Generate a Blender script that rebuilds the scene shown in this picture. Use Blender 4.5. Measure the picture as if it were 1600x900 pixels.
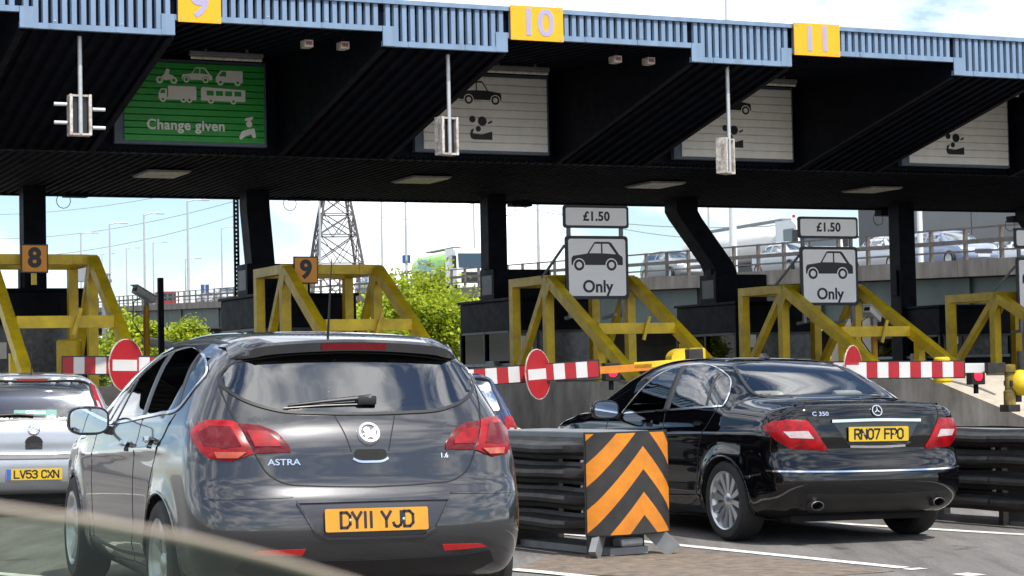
import bpy, bmesh, math, random
import numpy as np
from mathutils import Vector, Matrix
random.seed(7); rng = np.random.default_rng(7)
for o in list(bpy.data.objects): bpy.data.objects.remove(o)
SC = bpy.context.scene; COL = SC.collection
R = math.radians
# ---------------------------------------------------------------- camera (eye height of someone sitting in a car)
FPX, CAM_H = 3200., 1.27
PITCH, ROLL = math.atan(135/FPX), R(-1.2)
cam = bpy.data.cameras.new('camera'); cam_o = bpy.data.objects.new('camera', cam); COL.objects.link(cam_o)
cam.sensor_width = 36; cam.lens = 36*FPX/1600; cam.clip_start = .05; cam.clip_end = 6000
cam_o.matrix_world = Matrix.Translation((0, 0, CAM_H)) @ Matrix.Rotation(math.pi/2+PITCH, 4, 'X') @ Matrix.Rotation(ROLL, 4, 'Z')
cam.dof.use_dof = True; cam.dof.focus_distance = 15; cam.dof.aperture_fstop = 22
SC.camera = cam_o
# ---------------------------------------------------------------- sky and sun
SUN_EL, SUN_AZ = R(56), R(34)          # azimuth: degrees to the right of straight behind the camera
sun_dir = Vector((math.sin(SUN_AZ)*math.cos(SUN_EL), -math.cos(SUN_AZ)*math.cos(SUN_EL), math.sin(SUN_EL)))
wd = bpy.data.worlds.new('World'); SC.world = wd; wd.use_nodes = True
nt = wd.node_tree; nt.nodes.clear(); N = nt.nodes.new; LK = nt.links.new
wout = N('ShaderNodeOutputWorld'); bg = N('ShaderNodeBackground'); sky = N('ShaderNodeTexSky')
sky.sky_type = 'NISHITA'; sky.sun_disc = False; sky.sun_elevation = SUN_EL; sky.sun_rotation = math.pi-SUN_AZ; sky.air_density = 1.0; sky.dust_density = .5; sky.ozone_density = 4
tc = N('ShaderNodeTexCoord'); mp = N('ShaderNodeMapping'); mp.inputs['Scale'].default_value = (1, 1, 2.6); mp.inputs['Location'].default_value = (1.35, .7, .4)
n1 = N('ShaderNodeTexNoise'); n1.inputs['Scale'].default_value = 3.6; n1.inputs['Detail'].default_value = 9; n1.inputs['Roughness'].default_value = .56; n1.inputs['Distortion'].default_value = .35
rp = N('ShaderNodeValToRGB'); rp.color_ramp.elements[0].position = .43; rp.color_ramp.elements[1].position = .57
n2 = N('ShaderNodeTexNoise'); n2.inputs['Scale'].default_value = 7; n2.inputs['Detail'].default_value = 7
rp2 = N('ShaderNodeValToRGB'); rp2.color_ramp.elements[0].color = (6.6, 7.2, 8.2, 1); rp2.color_ramp.elements[1].color = (14.5, 14.6, 14.8, 1)
rp2.color_ramp.elements[0].position = .36; rp2.color_ramp.elements[1].position = .6
mx = N('ShaderNodeMix'); mx.data_type = 'RGBA'
LK(tc.outputs['Generated'], mp.inputs['Vector']); LK(mp.outputs[0], n1.inputs['Vector']); LK(mp.outputs[0], n2.inputs['Vector'])
LK(n1.outputs[0], rp.inputs[0]); LK(n2.outputs[0], rp2.inputs[0])
LK(rp.outputs[0], mx.inputs['Factor']); LK(sky.outputs[0], mx.inputs['A']); LK(rp2.outputs[0], mx.inputs['B'])
LK(mx.outputs['Result'], bg.inputs['Color']); LK(bg.outputs[0], wout.inputs['Surface']); bg.inputs['Strength'].default_value = .10
sl = bpy.data.lights.new('sun', 'SUN'); sl.energy = 3.5; sl.angle = R(.53); sl.color = (1, .95, .87)
so = bpy.data.objects.new('sun', sl); COL.objects.link(so); so.rotation_euler = (-sun_dir).to_track_quat('-Z', 'Y').to_euler()
SC.view_settings.view_transform = 'Standard'; SC.view_settings.look = 'None'; SC.view_settings.gamma = 1; SC.view_settings.exposure = .74
SC.render.engine = 'CYCLES'; SC.cycles.max_bounces = 8; SC.cycles.transparent_max_bounces = 16; SC.cycles.caustics_reflective = False; SC.cycles.caustics_refractive = False

# ---------------------------------------------------------------- helpers
CM = np.array(cam_o.matrix_world.to_3x3()); CO = np.array([0, 0, CAM_H])
def ray(px, py): return CM @ np.array([(px-800)/FPX, -(py-450)/FPX, -1.])
def at(px, py, Y): d = ray(px, py); return CO+d*(Y/d[1])          # a point seen there, Y metres ahead
def gz(x): return -.0175*float(np.clip(x, -.5, 15))                # the plaza falls gently to the right
def gp(px, py):                                                    # a point on the ground
    d = ray(px, py); t = 1.
    for _ in range(30): t = (gz((CO+d*t)[0])-CAM_H)/d[2]
    return CO+d*t
PHI = R(24.6)
U = np.array([math.cos(PHI), math.sin(PHI), 0]); V = np.array([-math.sin(PHI), math.cos(PHI), 0]); O0 = np.array([-6.7048, 28., 0])
def TW(s, d, z=0): return O0+U*s+V*d+np.array([0, 0, z])           # toll plaza coordinates: s across the lanes, d along them
def tpix(px, py, d):
    r = ray(px, py); t = (d-(CO-O0)@V)/(r@V); P = CO+r*t; return float((P-O0)@U), float(P[2])

_m = {}
def M(name, col, rough=.55, metal=0., var=.18, scale=6., bump=0., coat=0., spec=.5, emit=None, estr=0., coat_ior=1.5, dirt=None, stretch=None):
    if name in _m: return _m[name]
    m = bpy.data.materials.new(name); m.use_nodes = True; nt = m.node_tree; b = nt.nodes['Principled BSDF']; N = nt.nodes.new; L = nt.links.new
    b.inputs['Roughness'].default_value = rough; b.inputs['Metallic'].default_value = metal; b.inputs['Coat Weight'].default_value = coat; b.inputs['Coat Roughness'].default_value = .03; b.inputs['Coat IOR'].default_value = coat_ior
    b.inputs['Specular IOR Level'].default_value = spec
    c = (*col, 1)
    if var > 0:
        tc = N('ShaderNodeTexCoord'); mp = N('ShaderNodeMapping'); L(tc.outputs['Object'], mp.inputs['Vector'])
        if stretch: mp.inputs['Scale'].default_value = stretch
        n = N('ShaderNodeTexNoise'); n.inputs['Scale'].default_value = scale; n.inputs['Detail'].default_value = 8; n.inputs['Roughness'].default_value = .62; L(mp.outputs[0], n.inputs['Vector'])
        r = N('ShaderNodeValToRGB'); r.color_ramp.elements[0].position = .3; r.color_ramp.elements[1].position = .7
        dk = dirt if dirt else tuple(v*(1-var) for v in col); lt = tuple(min(1, v*(1+var*.8)) for v in col)
        r.color_ramp.elements[0].color = (*dk, 1); r.color_ramp.elements[1].color = (*lt, 1); L(n.outputs[0], r.inputs[0]); L(r.outputs[0], b.inputs['Base Color'])
        rr = N('ShaderNodeMapRange'); rr.inputs['To Min'].default_value = min(1, rough+.12*var*3); rr.inputs['To Max'].default_value = max(.02, rough-.1*var*3); L(n.outputs[0], rr.inputs['Value']); L(rr.outputs[0], b.inputs['Roughness'])
        if bump:
            n3 = N('ShaderNodeTexNoise'); n3.inputs['Scale'].default_value = scale*6; n3.inputs['Detail'].default_value = 6; L(mp.outputs[0], n3.inputs['Vector'])
            bp = N('ShaderNodeBump'); bp.inputs['Strength'].default_value = bump; bp.inputs['Distance'].default_value = .02; L(n3.outputs[0], bp.inputs['Height']); L(bp.outputs[0], b.inputs['Normal'])
    else: b.inputs['Base Color'].default_value = c
    if emit: b.inputs['Emission Color'].default_value = (*emit, 1); b.inputs['Emission Strength'].default_value = estr
    _m[name] = m; return m
def glass(name, tint=(.75, .82, .8), refl=1.0, ior=1.85):
    if name in _m: return _m[name]
    m = bpy.data.materials.new(name); m.use_nodes = True; nt = m.node_tree; nt.nodes.clear(); N = nt.nodes.new; L = nt.links.new
    o = N('ShaderNodeOutputMaterial'); t = N('ShaderNodeBsdfTransparent'); g = N('ShaderNodeBsdfGlossy'); f = N('ShaderNodeFresnel'); x = N('ShaderNodeMixShader')
    t.inputs[0].default_value = (*tint, 1); g.inputs['Roughness'].default_value = .015; g.inputs[0].default_value = (refl, refl, refl, 1); f.inputs[0].default_value = ior
    L(f.outputs[0], x.inputs[0]); L(t.outputs[0], x.inputs[1]); L(g.outputs[0], x.inputs[2]); L(x.outputs[0], o.inputs[0]); _m[name] = m; return m

class MB:
    def __init__(s): s.v = []; s.f = []; s.mi = []; s.cur = 0
    def add(s, vs, fs):
        b = len(s.v); s.v += [tuple(map(float, p)) for p in vs]; s.f += [tuple(b+i for i in q) for q in fs]; s.mi += [s.cur]*len(fs); return s
    def box(s, x0, x1, y0, y1, z0, z1, bev=0.):
        if bev <= 0:
            return s.add([(x, y, z) for z in (z0, z1) for y in (y0, y1) for x in (x0, x1)], [(0, 2, 3, 1), (4, 5, 7, 6), (0, 1, 5, 4), (2, 6, 7, 3), (0, 4, 6, 2), (1, 3, 7, 5)])
        b = min(bev, (x1-x0)*.45, (y1-y0)*.45, (z1-z0)*.45); bm = bmesh.new(); bmesh.ops.create_cube(bm, size=1)
        for v in bm.verts: v.co = Vector(((x0+x1)/2+v.co.x*(x1-x0), (y0+y1)/2+v.co.y*(y1-y0), (z0+z1)/2+v.co.z*(z1-z0)))
        bmesh.ops.bevel(bm, geom=list(bm.edges), offset=b, segments=2, affect='EDGES', profile=.6); s.bm(bm); return s
    def bm(s, bm):
        bm.verts.ensure_lookup_table(); bm.verts.index_update(); s.add([v.co for v in bm.verts], [[v.index for v in f.verts] for f in bm.faces]); bm.free(); return s
    def beam(s, a, b, w, h, up=(0, 0, 1)):
        a = Vector(a); b = Vector(b); d = (b-a).normalized(); u = Vector(up)
        if abs(d.dot(u)) > .98: u = Vector((0, 1, 0))
        x = d.cross(u).normalized(); y = x.cross(d).normalized(); P = []
        for c in (a, b):
            for i, j in ((-1, -1), (1, -1), (1, 1), (-1, 1)): P.append(c+x*(i*w/2)+y*(j*h/2))
        return s.add(P, [(3, 2, 1, 0), (4, 5, 6, 7), (0, 1, 5, 4), (1, 2, 6, 5), (2, 3, 7, 6), (3, 0, 4, 7)])
    def tube(s, pts, r, n=8, cap=True):
        P = [Vector(p) for p in pts]; rs = r if isinstance(r, (list, tuple)) else [r]*len(P); rings = []; pu = None
        for i, p in enumerate(P):
            d = (P[min(i+1, len(P)-1)]-P[max(i-1, 0)]).normalized()
            u = pu if pu is not None else (Vector((0, 0, 1)) if abs(d.z) < .9 else Vector((1, 0, 0)))
            x = d.cross(u); x = x.normalized() if x.length > 1e-6 else d.orthogonal().normalized(); y = x.cross(d).normalized(); pu = y
            rings.append([p+x*math.cos(2*math.pi*k/n)*rs[i]+y*math.sin(2*math.pi*k/n)*rs[i] for k in range(n)])
        vs = [q for g in rings for q in g]; fs = [(i*n+k, i*n+(k+1) % n, (i+1)*n+(k+1) % n, (i+1)*n+k) for i in range(len(P)-1) for k in range(n)]
        if cap: fs += [tuple(range(n-1, -1, -1)), tuple((len(P)-1)*n+k for k in range(n))]
        return s.add(vs, fs)
    def lathe(s, prof, n=24, axis='z', o=(0, 0, 0)):
        vs = []; m = len(prof)
        for k in range(n):
            a = 2*math.pi*k/n; c, d = math.cos(a), math.sin(a)
            for r, h in prof: vs.append({'z': (o[0]+r*c, o[1]+r*d, o[2]+h), 'x': (o[0]+h, o[1]+r*c, o[2]+r*d), 'y': (o[0]+r*d, o[1]+h, o[2]+r*c)}[axis])
        return s.add(vs, [(k*m+i, ((k+1) % n)*m+i, ((k+1) % n)*m+i+1, k*m+i+1) for k in range(n) for i in range(m-1)])
    def prism(s, poly, t0, t1, plane='xz'):
        n = len(poly); f = {'xz': lambda a, b, t: (a, t, b), 'yz': lambda a, b, t: (t, a, b), 'xy': lambda a, b, t: (a, b, t)}[plane]
        return s.add([f(a, b, t0) for a, b in poly]+[f(a, b, t1) for a, b in poly], [tuple(range(n)), tuple(range(2*n-1, n-1, -1))]+[(i, i+n, (i+1) % n+n, (i+1) % n) for i in range(n)])
    def build(s, name, mat, parent=None, smooth=False, loc=None):
        me = bpy.data.meshes.new(name); me.from_pydata(s.v, [], s.f)
        for m in (mat if isinstance(mat, (list, tuple)) else [mat]): me.materials.append(m)
        if len(me.materials) > 1: me.polygons.foreach_set('material_index', s.mi)
        bm = bmesh.new(); bm.from_mesh(me); bmesh.ops.recalc_face_normals(bm, faces=bm.faces); bm.to_mesh(me); bm.free()
        if smooth: me.polygons.foreach_set('use_smooth', [True]*len(me.polygons)); me.set_sharp_from_angle(angle=R(smooth if smooth is not True else 40))
        o = bpy.data.objects.new(name, me); COL.objects.link(o); o.parent = parent
        if loc is not None: o.location = loc
        return o
def tag(o, label=None, cat=None, group=None, kind=None):
    for k, v in (('label', label), ('category', cat), ('group', group), ('kind', kind)):
        if v: o[k] = v
    return o
def thing(name, label, cat, loc=(0, 0, 0), rz=0, group=None):
    o = bpy.data.objects.new(name, None); COL.objects.link(o); o.location = loc; o.rotation_euler = (0, 0, rz); o.empty_display_size = .2
    return tag(o, label, cat, group)
def toll(name, label, cat, s, d, z=0, group=None): return thing(name, label, cat, tuple(TW(s, d, z)), PHI, group)
def one(mb, name, mat, label, cat, group=None, smooth=False, loc=None, rz=0, kind=None):
    o = mb.build(name, mat, None, smooth); o.location = loc if loc is not None else (0, 0, 0); o.rotation_euler = (0, 0, rz); return tag(o, label, cat, group, kind)
def text(body, size, name, mat, parent, loc, rot=(math.pi/2, 0, 0), depth=.002, bold=0., sx=1., align='CENTER', space=1.):
    cu = bpy.data.curves.new(name, 'FONT'); cu.body = body; cu.size = size; cu.align_x = align; cu.align_y = 'CENTER'; cu.extrude = depth; cu.offset = bold; cu.space_character = space; cu.resolution_u = 4
    t = bpy.data.objects.new(name+'_c', cu); COL.objects.link(t); dg = bpy.context.evaluated_depsgraph_get(); me = bpy.data.meshes.new_from_object(t.evaluated_get(dg)); bpy.data.objects.remove(t)
    me.name = name; me.materials.clear(); me.materials.append(mat); o = bpy.data.objects.new(name, me); COL.objects.link(o); o.parent = parent; o.location = loc; o.rotation_euler = rot; o.scale = (sx, 1, 1); return o
def dup(o, parent=None):
    c = o.copy(); COL.objects.link(c); c.parent = parent
    for ch in list(o.children): dup(ch, c)
    return c
def rrect(w, h, r, n=5, cx=0, cy=0):
    return [(cx+sx*(w/2-r)+r*math.cos(a0+k*math.pi/2/n), cy+sy*(h/2-r)+r*math.sin(a0+k*math.pi/2/n)) for sx, sy, a0 in ((1, 1, 0), (-1, 1, math.pi/2), (-1, -1, math.pi), (1, -1, 1.5*math.pi)) for k in range(n+1)]
def disc(cx, cz, r, n=28): return [(cx+r*math.cos(2*math.pi*k/n), cz+r*math.sin(2*math.pi*k/n)) for k in range(n)]
# ---------------------------------------------------------------- materials
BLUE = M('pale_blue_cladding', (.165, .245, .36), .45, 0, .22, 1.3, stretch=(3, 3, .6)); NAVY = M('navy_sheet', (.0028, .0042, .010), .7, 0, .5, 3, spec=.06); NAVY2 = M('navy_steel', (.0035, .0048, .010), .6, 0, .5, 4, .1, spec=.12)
YEL = M('yellow_steel', (.76, .53, .010), .45, 0, .2, 2.4, .12, dirt=(.46, .31, .018)); CONC = M('concrete', (.54, .50, .45), .85, 0, .3, 2.2, .35, dirt=(.29, .265, .235), stretch=(1, 1, .45)); CONCP = M('pale_concrete', (.42, .37, .30), .85, 0, .2, 3, .3)
WHITE = M('white_paint', (.56, .56, .56), .4, 0, .06, 4); SIGNW = M('white_sign_face', (.93, .93, .94), .35, 0, .03, 3); BLACK = M('black_paint', (.012, .012, .013), .4, 0, .2, 5); INK = M('sign_black', (.008, .008, .012), .45, 0, 0)
REDP = M('red_paint', (.33, .008, .016), .4, 0, .12, 8); SIGNY = M('yellow_sign_face', (.80, .37, .004), .4, 0, .04, 6); ORNG = M('orange_sign_face', (.80, .30, .01), .4, 0, .05, 6); LILAC = M('grey_lilac_numeral', (.34, .32, .48), .5, 0, .05, 5)
GREEN = M('green_slat', (.018, .32, .04), .45, 0, .12, 4); SLATW = M('off_white_slat', (.84, .83, .80), .5, 0, .08, 4); PALE = M('pale_grey_symbol', (.80, .80, .76), .5, 0, .05, 6); STEEL = M('galvanised_steel', (.42, .43, .44), .42, .6, .2, 14); FRAMEB = M('blue_grey_frame', (.08, .11, .16), .5, 0, .15, 4)
GREYP = M('grey_metal', (.2, .21, .22), .5, .3, .25, 5); DARKG = M('dark_rubbery_steel', (.028, .027, .026), .5, .2, .4, 7, .15, dirt=(.012, .011, .01)); ORB = M('orange_reflective', (.62, .205, .008), .45, 0, .12, 6, dirt=(.42, .145, .015)); RUSTW = M('weathered_white_metal', (.50, .48, .45), .6, 0, .4, 12, .1, dirt=(.17, .12, .09))
TUBE = M('grimy_light_cover', (.62, .60, .52), .4, 0, .25, 20, dirt=(.3, .27, .2)); POLE = M('silver_pole', (.48, .49, .5), .4, .5, .15, 9)
# ---------------------------------------------------------------- ground and road paint
def road_mat():
    m = bpy.data.materials.new('asphalt'); m.use_nodes = True; nt = m.node_tree; b = nt.nodes['Principled BSDF']; N = nt.nodes.new; L = nt.links.new
    tc = N('ShaderNodeTexCoord'); a = N('ShaderNodeTexNoise'); a.inputs['Scale'].default_value = .55; a.inputs['Detail'].default_value = 6; c = N('ShaderNodeTexNoise'); c.inputs['Scale'].default_value = 95; c.inputs['Detail'].default_value = 3
    v = N('ShaderNodeTexVoronoi'); v.inputs['Scale'].default_value = 160
    r1 = N('ShaderNodeValToRGB'); r1.color_ramp.elements[0].color = (.118, .111, .104, 1); r1.color_ramp.elements[1].color = (.172, .161, .151, 1); r1.color_ramp.elements[0].position = .35; r1.color_ramp.elements[1].position = .65
    r2 = N('ShaderNodeValToRGB'); r2.color_ramp.elements[0].color = (.6, .6, .6, 1); r2.color_ramp.elements[1].color = (1.3, 1.3, 1.3, 1); r2.color_ramp.elements[0].position = .3; r2.color_ramp.elements[1].position = .7
    mm = N('ShaderNodeMix'); mm.data_type = 'RGBA'; mm.blend_type = 'MULTIPLY'; mm.inputs['Factor'].default_value = 1
    for n in (a, c, v): L(tc.outputs['Object'], n.inputs['Vector'])
    st = N('ShaderNodeTexNoise'); st.inputs['Scale'].default_value = 2.6; st.inputs['Detail'].default_value = 9; st.inputs['Roughness'].default_value = .7; mpt = N('ShaderNodeMapping'); mpt.inputs['Rotation'].default_value = (0, 0, R(-28)); mpt.inputs['Scale'].default_value = (1.6, .16, 1); L(tc.outputs['Object'], mpt.inputs['Vector']); L(mpt.outputs[0], st.inputs['Vector'])
    r3 = N('ShaderNodeValToRGB'); r3.color_ramp.elements[0].color = (.62, .61, .60, 1); r3.color_ramp.elements[1].color = (1.12, 1.12, 1.12, 1); r3.color_ramp.elements[0].position = .33; r3.color_ramp.elements[1].position = .58; L(st.outputs[0], r3.inputs[0])
    oil = N('ShaderNodeTexNoise'); oil.inputs['Scale'].default_value = 3.2; oil.inputs['Detail'].default_value = 5; L(tc.outputs['Object'], oil.inputs['Vector']); r4 = N('ShaderNodeValToRGB'); r4.color_ramp.elements[0].color = (.5, .5, .5, 1); r4.color_ramp.elements[1].color = (1, 1, 1, 1); r4.color_ramp.elements[0].position = .27; r4.color_ramp.elements[1].position = .36; L(oil.outputs[0], r4.inputs[0])
    m2 = N('ShaderNodeMix'); m2.data_type = 'RGBA'; m2.blend_type = 'MULTIPLY'; m2.inputs['Factor'].default_value = 1; m3 = N('ShaderNodeMix'); m3.data_type = 'RGBA'; m3.blend_type = 'MULTIPLY'; m3.inputs['Factor'].default_value = 1
    L(a.outputs[0], r1.inputs[0]); L(c.outputs[0], r2.inputs[0]); L(r1.outputs[0], mm.inputs['A']); L(r2.outputs[0], mm.inputs['B']); L(mm.outputs['Result'], m2.inputs['A']); L(r3.outputs[0], m2.inputs['B']); L(m2.outputs['Result'], m3.inputs['A']); L(r4.outputs[0], m3.inputs['B']); L(m3.outputs['Result'], b.inputs['Base Color'])
    bp = N('ShaderNodeBump'); bp.inputs['Strength'].default_value = .5; bp.inputs['Distance'].default_value = .006; L(v.outputs[0], bp.inputs['Height']); L(bp.outputs[0], b.inputs['Normal']); b.inputs['Roughness'].default_value = .85; return m
xs = [-2500, -300, -60, -15]+list(range(-13, 15, 2))+[15, 60, 300, 2500]; ys = [-60, -10, 0, 6, 10, 14, 18, 22, 26, 30, 40, 60, 100, 200, 500, 1500, 5000]
g = MB(); g.add([(x, y, gz(x)) for y in ys for x in xs], [(j*len(xs)+i, j*len(xs)+i+1, (j+1)*len(xs)+i+1, (j+1)*len(xs)+i) for j in range(len(ys)-1) for i in range(len(xs)-1)])
road = one(g, 'road', road_mat(), None, None, kind='structure', smooth=True)
PAINT = M('road_paint', (.72, .71, .68), .6, 0, .3, 9, .1, dirt=(.4, .38, .35))
def stripe(pa, pb, w, ext=(0, 0), name='road_line'):
    a, b = gp(*pa), gp(*pb); d = (b-a)/np.linalg.norm(b-a); a = a-d*ext[0]; b = b+d*ext[1]; n = np.array([-d[1], d[0], 0]); k = max(2, int(np.linalg.norm(b-a)/1.2)); q = MB(); vs = []
    for i in range(k+1):
        p = a+(b-a)*i/k
        for sg in (-1, 1):
            e = p+n*sg*(w/2+random.uniform(-.006, .006)); vs.append((e[0], e[1], gz(e[0])+.005))
    q.add(vs, [(2*i, 2*i+1, 2*i+3, 2*i+2) for i in range(k)]); o = q.build(name, PAINT, road); return o
stripe((1046, 851), (1412, 888), .13, (4, 0)); stripe((1423, 889), (1436, 890.5), .15); stripe((1500, 897), (1530, 900), .15)
stripe((1184, 811), (1600, 836), .15, (7, 6)); stripe((0, 793), (110, 789), .16, (4, 2)); stripe((800, 890), (880, 898), .12, (0, 3)); stripe((-300, 872), (90, 905), .12)
# a strip of rough broken ground under the crash barrier
g = MB(); pts = [(800, 893), (1000, 902), (1240, 905), (1400, 893), (1060, 858), (1010, 862), (860, 868)]
vs = [gp(*p) for p in pts]; g.add([(p[0], p[1], gz(p[0])+.0035) for p in vs], [tuple(range(len(vs)))]); tag(g.build('verge', M('brown_grit', (.16, .125, .095), .95, 0, .35, 9, .6, dirt=(.08, .065, .05)), road))
# ---------------------------------------------------------------- canopy
S0 = [-5.4, 0, 5.34, 10.59, 15.68, 20.8]; S1 = [-3.2, 2.19, 7.38, 12.46, 17.6, 22.9]; S_END = 27.
ZT, ZH, ZL, DV, ZV, DB = 6.87, 6.40, 6.18, 5.1, 5.08, 12.3
cp = toll('toll_canopy', 'long dark toll canopy with pale blue ribbed fascia over all the lanes', 'canopy', 0, 0)
def fascia(s0, s1, zb):
    b = MB().box(s0, s1, .05, .09, zb+.02, ZT-.03).build('rib_shade_backing', NAVY, cp); q = MB(); n = int((s1-s0-.06)/.128); st = (s1-s0-.06)/n  # navy sheet paints in the shade of the gaps between the ribs
    for i in range(n):
        x = s0+.03+st*(i+.5); q.add([(x-.048, .05, zb+.085), (x-.034, .0, zb+.085), (x+.034, .0, zb+.085), (x+.048, .05, zb+.085), (x-.048, .05, ZT-.05), (x-.034, .0, ZT-.05), (x+.034, .0, ZT-.05), (x+.048, .05, ZT-.05)], [(0, 1, 5, 4), (1, 2, 6, 5), (2, 3, 7, 6), (0, 3, 2, 1), (4, 5, 6, 7)])
    q.build('fascia_panel', BLUE, cp)
    for i in range(3, n-1, 7): x = s0+.03+st*i; MB().box(x-.02, x+.02, -.030, -.021, zb+.002, zb+.078).build('trim_joint', BLUE, cp); MB().lathe([(0, -.012), (.010, -.009), (.012, 0)], 8, 'y', (x+st*.5, .0, zb+.12)).build('screw', STEEL, cp)
    MB().box(s0+.002, s1-.002, -.02, .06, zb, zb+.08).build('fascia_trim', BLUE, cp); MB().box(s0+.002, s1-.002, -.035, .12, ZT-.055, ZT+.012).build('coping', BLUE, cp)
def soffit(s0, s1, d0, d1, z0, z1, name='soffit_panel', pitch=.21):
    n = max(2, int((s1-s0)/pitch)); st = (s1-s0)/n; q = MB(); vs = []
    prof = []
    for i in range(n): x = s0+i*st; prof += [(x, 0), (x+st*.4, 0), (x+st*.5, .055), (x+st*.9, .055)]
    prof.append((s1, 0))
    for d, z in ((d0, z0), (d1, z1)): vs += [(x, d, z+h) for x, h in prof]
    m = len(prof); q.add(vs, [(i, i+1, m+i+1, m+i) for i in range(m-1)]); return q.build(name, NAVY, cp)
for i in range(6):
    a, b = S0[i], S1[i]; c = S0[i+1] if i < 5 else S_END
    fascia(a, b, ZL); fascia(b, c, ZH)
    for x in (a, b-.2): MB().box(x+.003, x+.197, -.026, .0, ZL+.004, ZL+.30).build('corner_plate', BLUE, cp)
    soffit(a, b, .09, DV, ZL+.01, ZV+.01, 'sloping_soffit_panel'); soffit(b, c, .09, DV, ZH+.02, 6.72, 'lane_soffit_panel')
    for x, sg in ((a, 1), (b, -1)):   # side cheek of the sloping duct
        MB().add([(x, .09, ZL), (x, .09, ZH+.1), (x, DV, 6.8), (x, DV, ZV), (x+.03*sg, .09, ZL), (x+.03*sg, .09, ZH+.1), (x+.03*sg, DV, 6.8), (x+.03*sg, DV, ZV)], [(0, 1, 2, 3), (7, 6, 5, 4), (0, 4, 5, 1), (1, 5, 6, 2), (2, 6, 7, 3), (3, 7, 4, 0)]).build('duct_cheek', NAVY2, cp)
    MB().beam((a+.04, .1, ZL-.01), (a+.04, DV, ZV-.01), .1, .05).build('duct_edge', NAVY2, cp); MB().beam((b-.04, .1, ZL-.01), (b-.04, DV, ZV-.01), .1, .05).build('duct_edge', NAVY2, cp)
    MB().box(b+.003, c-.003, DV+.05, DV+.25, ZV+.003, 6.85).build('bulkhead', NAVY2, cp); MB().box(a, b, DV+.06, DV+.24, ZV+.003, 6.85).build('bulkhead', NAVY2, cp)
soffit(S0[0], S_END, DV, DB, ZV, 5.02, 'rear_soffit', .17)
MB().box(S0[0], S_END, DV+.3, DB+.05, 5.16, 5.3).build('rear_roof', NAVY2, cp); MB().box(S0[0], S_END, DB-.02, DB+.1, 4.99, 5.32).build('rear_gutter', NAVY2, cp)
MB().add([(S0[0], .12, ZT-.02), (S_END, .12, ZT-.02), (S_END, DV+.3, ZT+.02), (S0[0], DV+.3, ZT+.02)], [(0, 1, 2, 3)]).build('roof_sheet', GREYP, cp)
# columns
COLS = [(-3.35, .9, 'cranked black steel column at the far left edge'), (2.42, 0, 'straight black steel column behind the orange number 8 plate'), (6.95, -.1, 'dark column with a lumpy collar left of the pylon'), (12.1, 0, 'straight black column between tree and the first price sign'), (17.6, -.95, 'cranked black column between the two price signs'), (22.5, 0, 'straight black column right of the second price sign'), (27.2, -.9, 'black column at the far right edge')]
for s, off, lb in COLS:
    c = toll('canopy_column', lb, 'column', s, 11.2, 0, 'columns carrying the canopy'); w = .24 if abs(off) < .5 else .27
    if off == 0: MB().box(-w*.9, w*.9, -w*.9, w*.9, -.3, 5.1, .02).build('shaft', NAVY2, c)
    else:
        q = MB(); lv = [(0, -.3), (0, 3.45), (off*.08, 3.62), (off*.9, 4.62), (off, 4.78), (off, 5.1)]; vs = []
        for x, z in lv: vs += [(x-w, -w, z), (x+w, -w, z), (x+w, w, z), (x-w, w, z)]
        q.add(vs, [(4*i+k, 4*i+(k+1) % 4, 4*i+4+(k+1) % 4, 4*i+4+k) for i in range(5) for k in range(4)]+[(3, 2, 1, 0), (20, 21, 22, 23)]); q.build('shaft', NAVY2, c)
    MB().box(-w-.06, w+.06, -w-.06, w+.06, -.3, .06+1.0, .02).build('base_casing', NAVY2, c); MB().box(-w-.03, -w+.0, -.12, .12, 2.9, 3.5, .01).build('junction_box', NAVY2, c)
# number signs on the fascia
for s0, s1, t, lb in ((2.22, 2.85, '9', 'yellow lane sign numbered nine, cut off by the top picture edge'), (7.41, 8.30, '10', 'yellow lane sign numbered ten above the middle of the canopy'), (12.48, 13.36, '11', 'yellow lane sign numbered eleven on the right part of the canopy')):
    g = toll('lane_number_sign', lb, 'sign', (s0+s1)/2, -.07, 6.63, 'lane numbers on the fascia'); w = (s1-s0)/2
    MB().box(-w, w, -.012, .02, -.262, .27, .004).build('board', SIGNY, g); text(t, .58, 'numeral', LILAC, g, (0, -.016, .0), bold=.012)
    for x in (-w+.05, w-.05):
        for z in (-.22, .23): MB().lathe([(0, -.006), (.012, -.006), (.012, .002)], 8, 'y', (x, -.012, z)).build('bolt', STEEL, g)
# ---------------------------------------------------------------- pictograms
CARP = [(0, .10), (0, .20), (.03, .245), (.24, .275), (.31, .285), (.44, .475), (.475, .49), (.735, .49), (.78, .47), (.93, .27), (.985, .235), (1, .20), (1, .085), (.0, .085)]
def picto_car(parent, x0, z0, w, y, dark, light, flip=False):
    f = lambda P: [((x0+(w-a*w if flip else a*w)), z0+b*w) for a, b in P]
    MB().prism(f(CARP), y-.003, y).build('car_symbol', dark, parent)
    MB().prism(f([(.345, .29), (.455, .455), (.575, .455), (.575, .29)]), y-.005, y-.003).build('car_symbol_window', light, parent); MB().prism(f([(.605, .29), (.605, .455), (.725, .455), (.865, .275)]), y-.005, y-.003).build('car_symbol_window', light, parent)
    for cx in (.145, .775):
        for r, yy, m in ((.118, .005, light), (.098, .0065, dark), (.055, .008, light)): MB().prism(disc(x0+(w-cx*w if flip else cx*w), z0+.085*w, r*w), y-yy, y-yy+.0015).build('car_symbol_wheel', m, parent)
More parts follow.
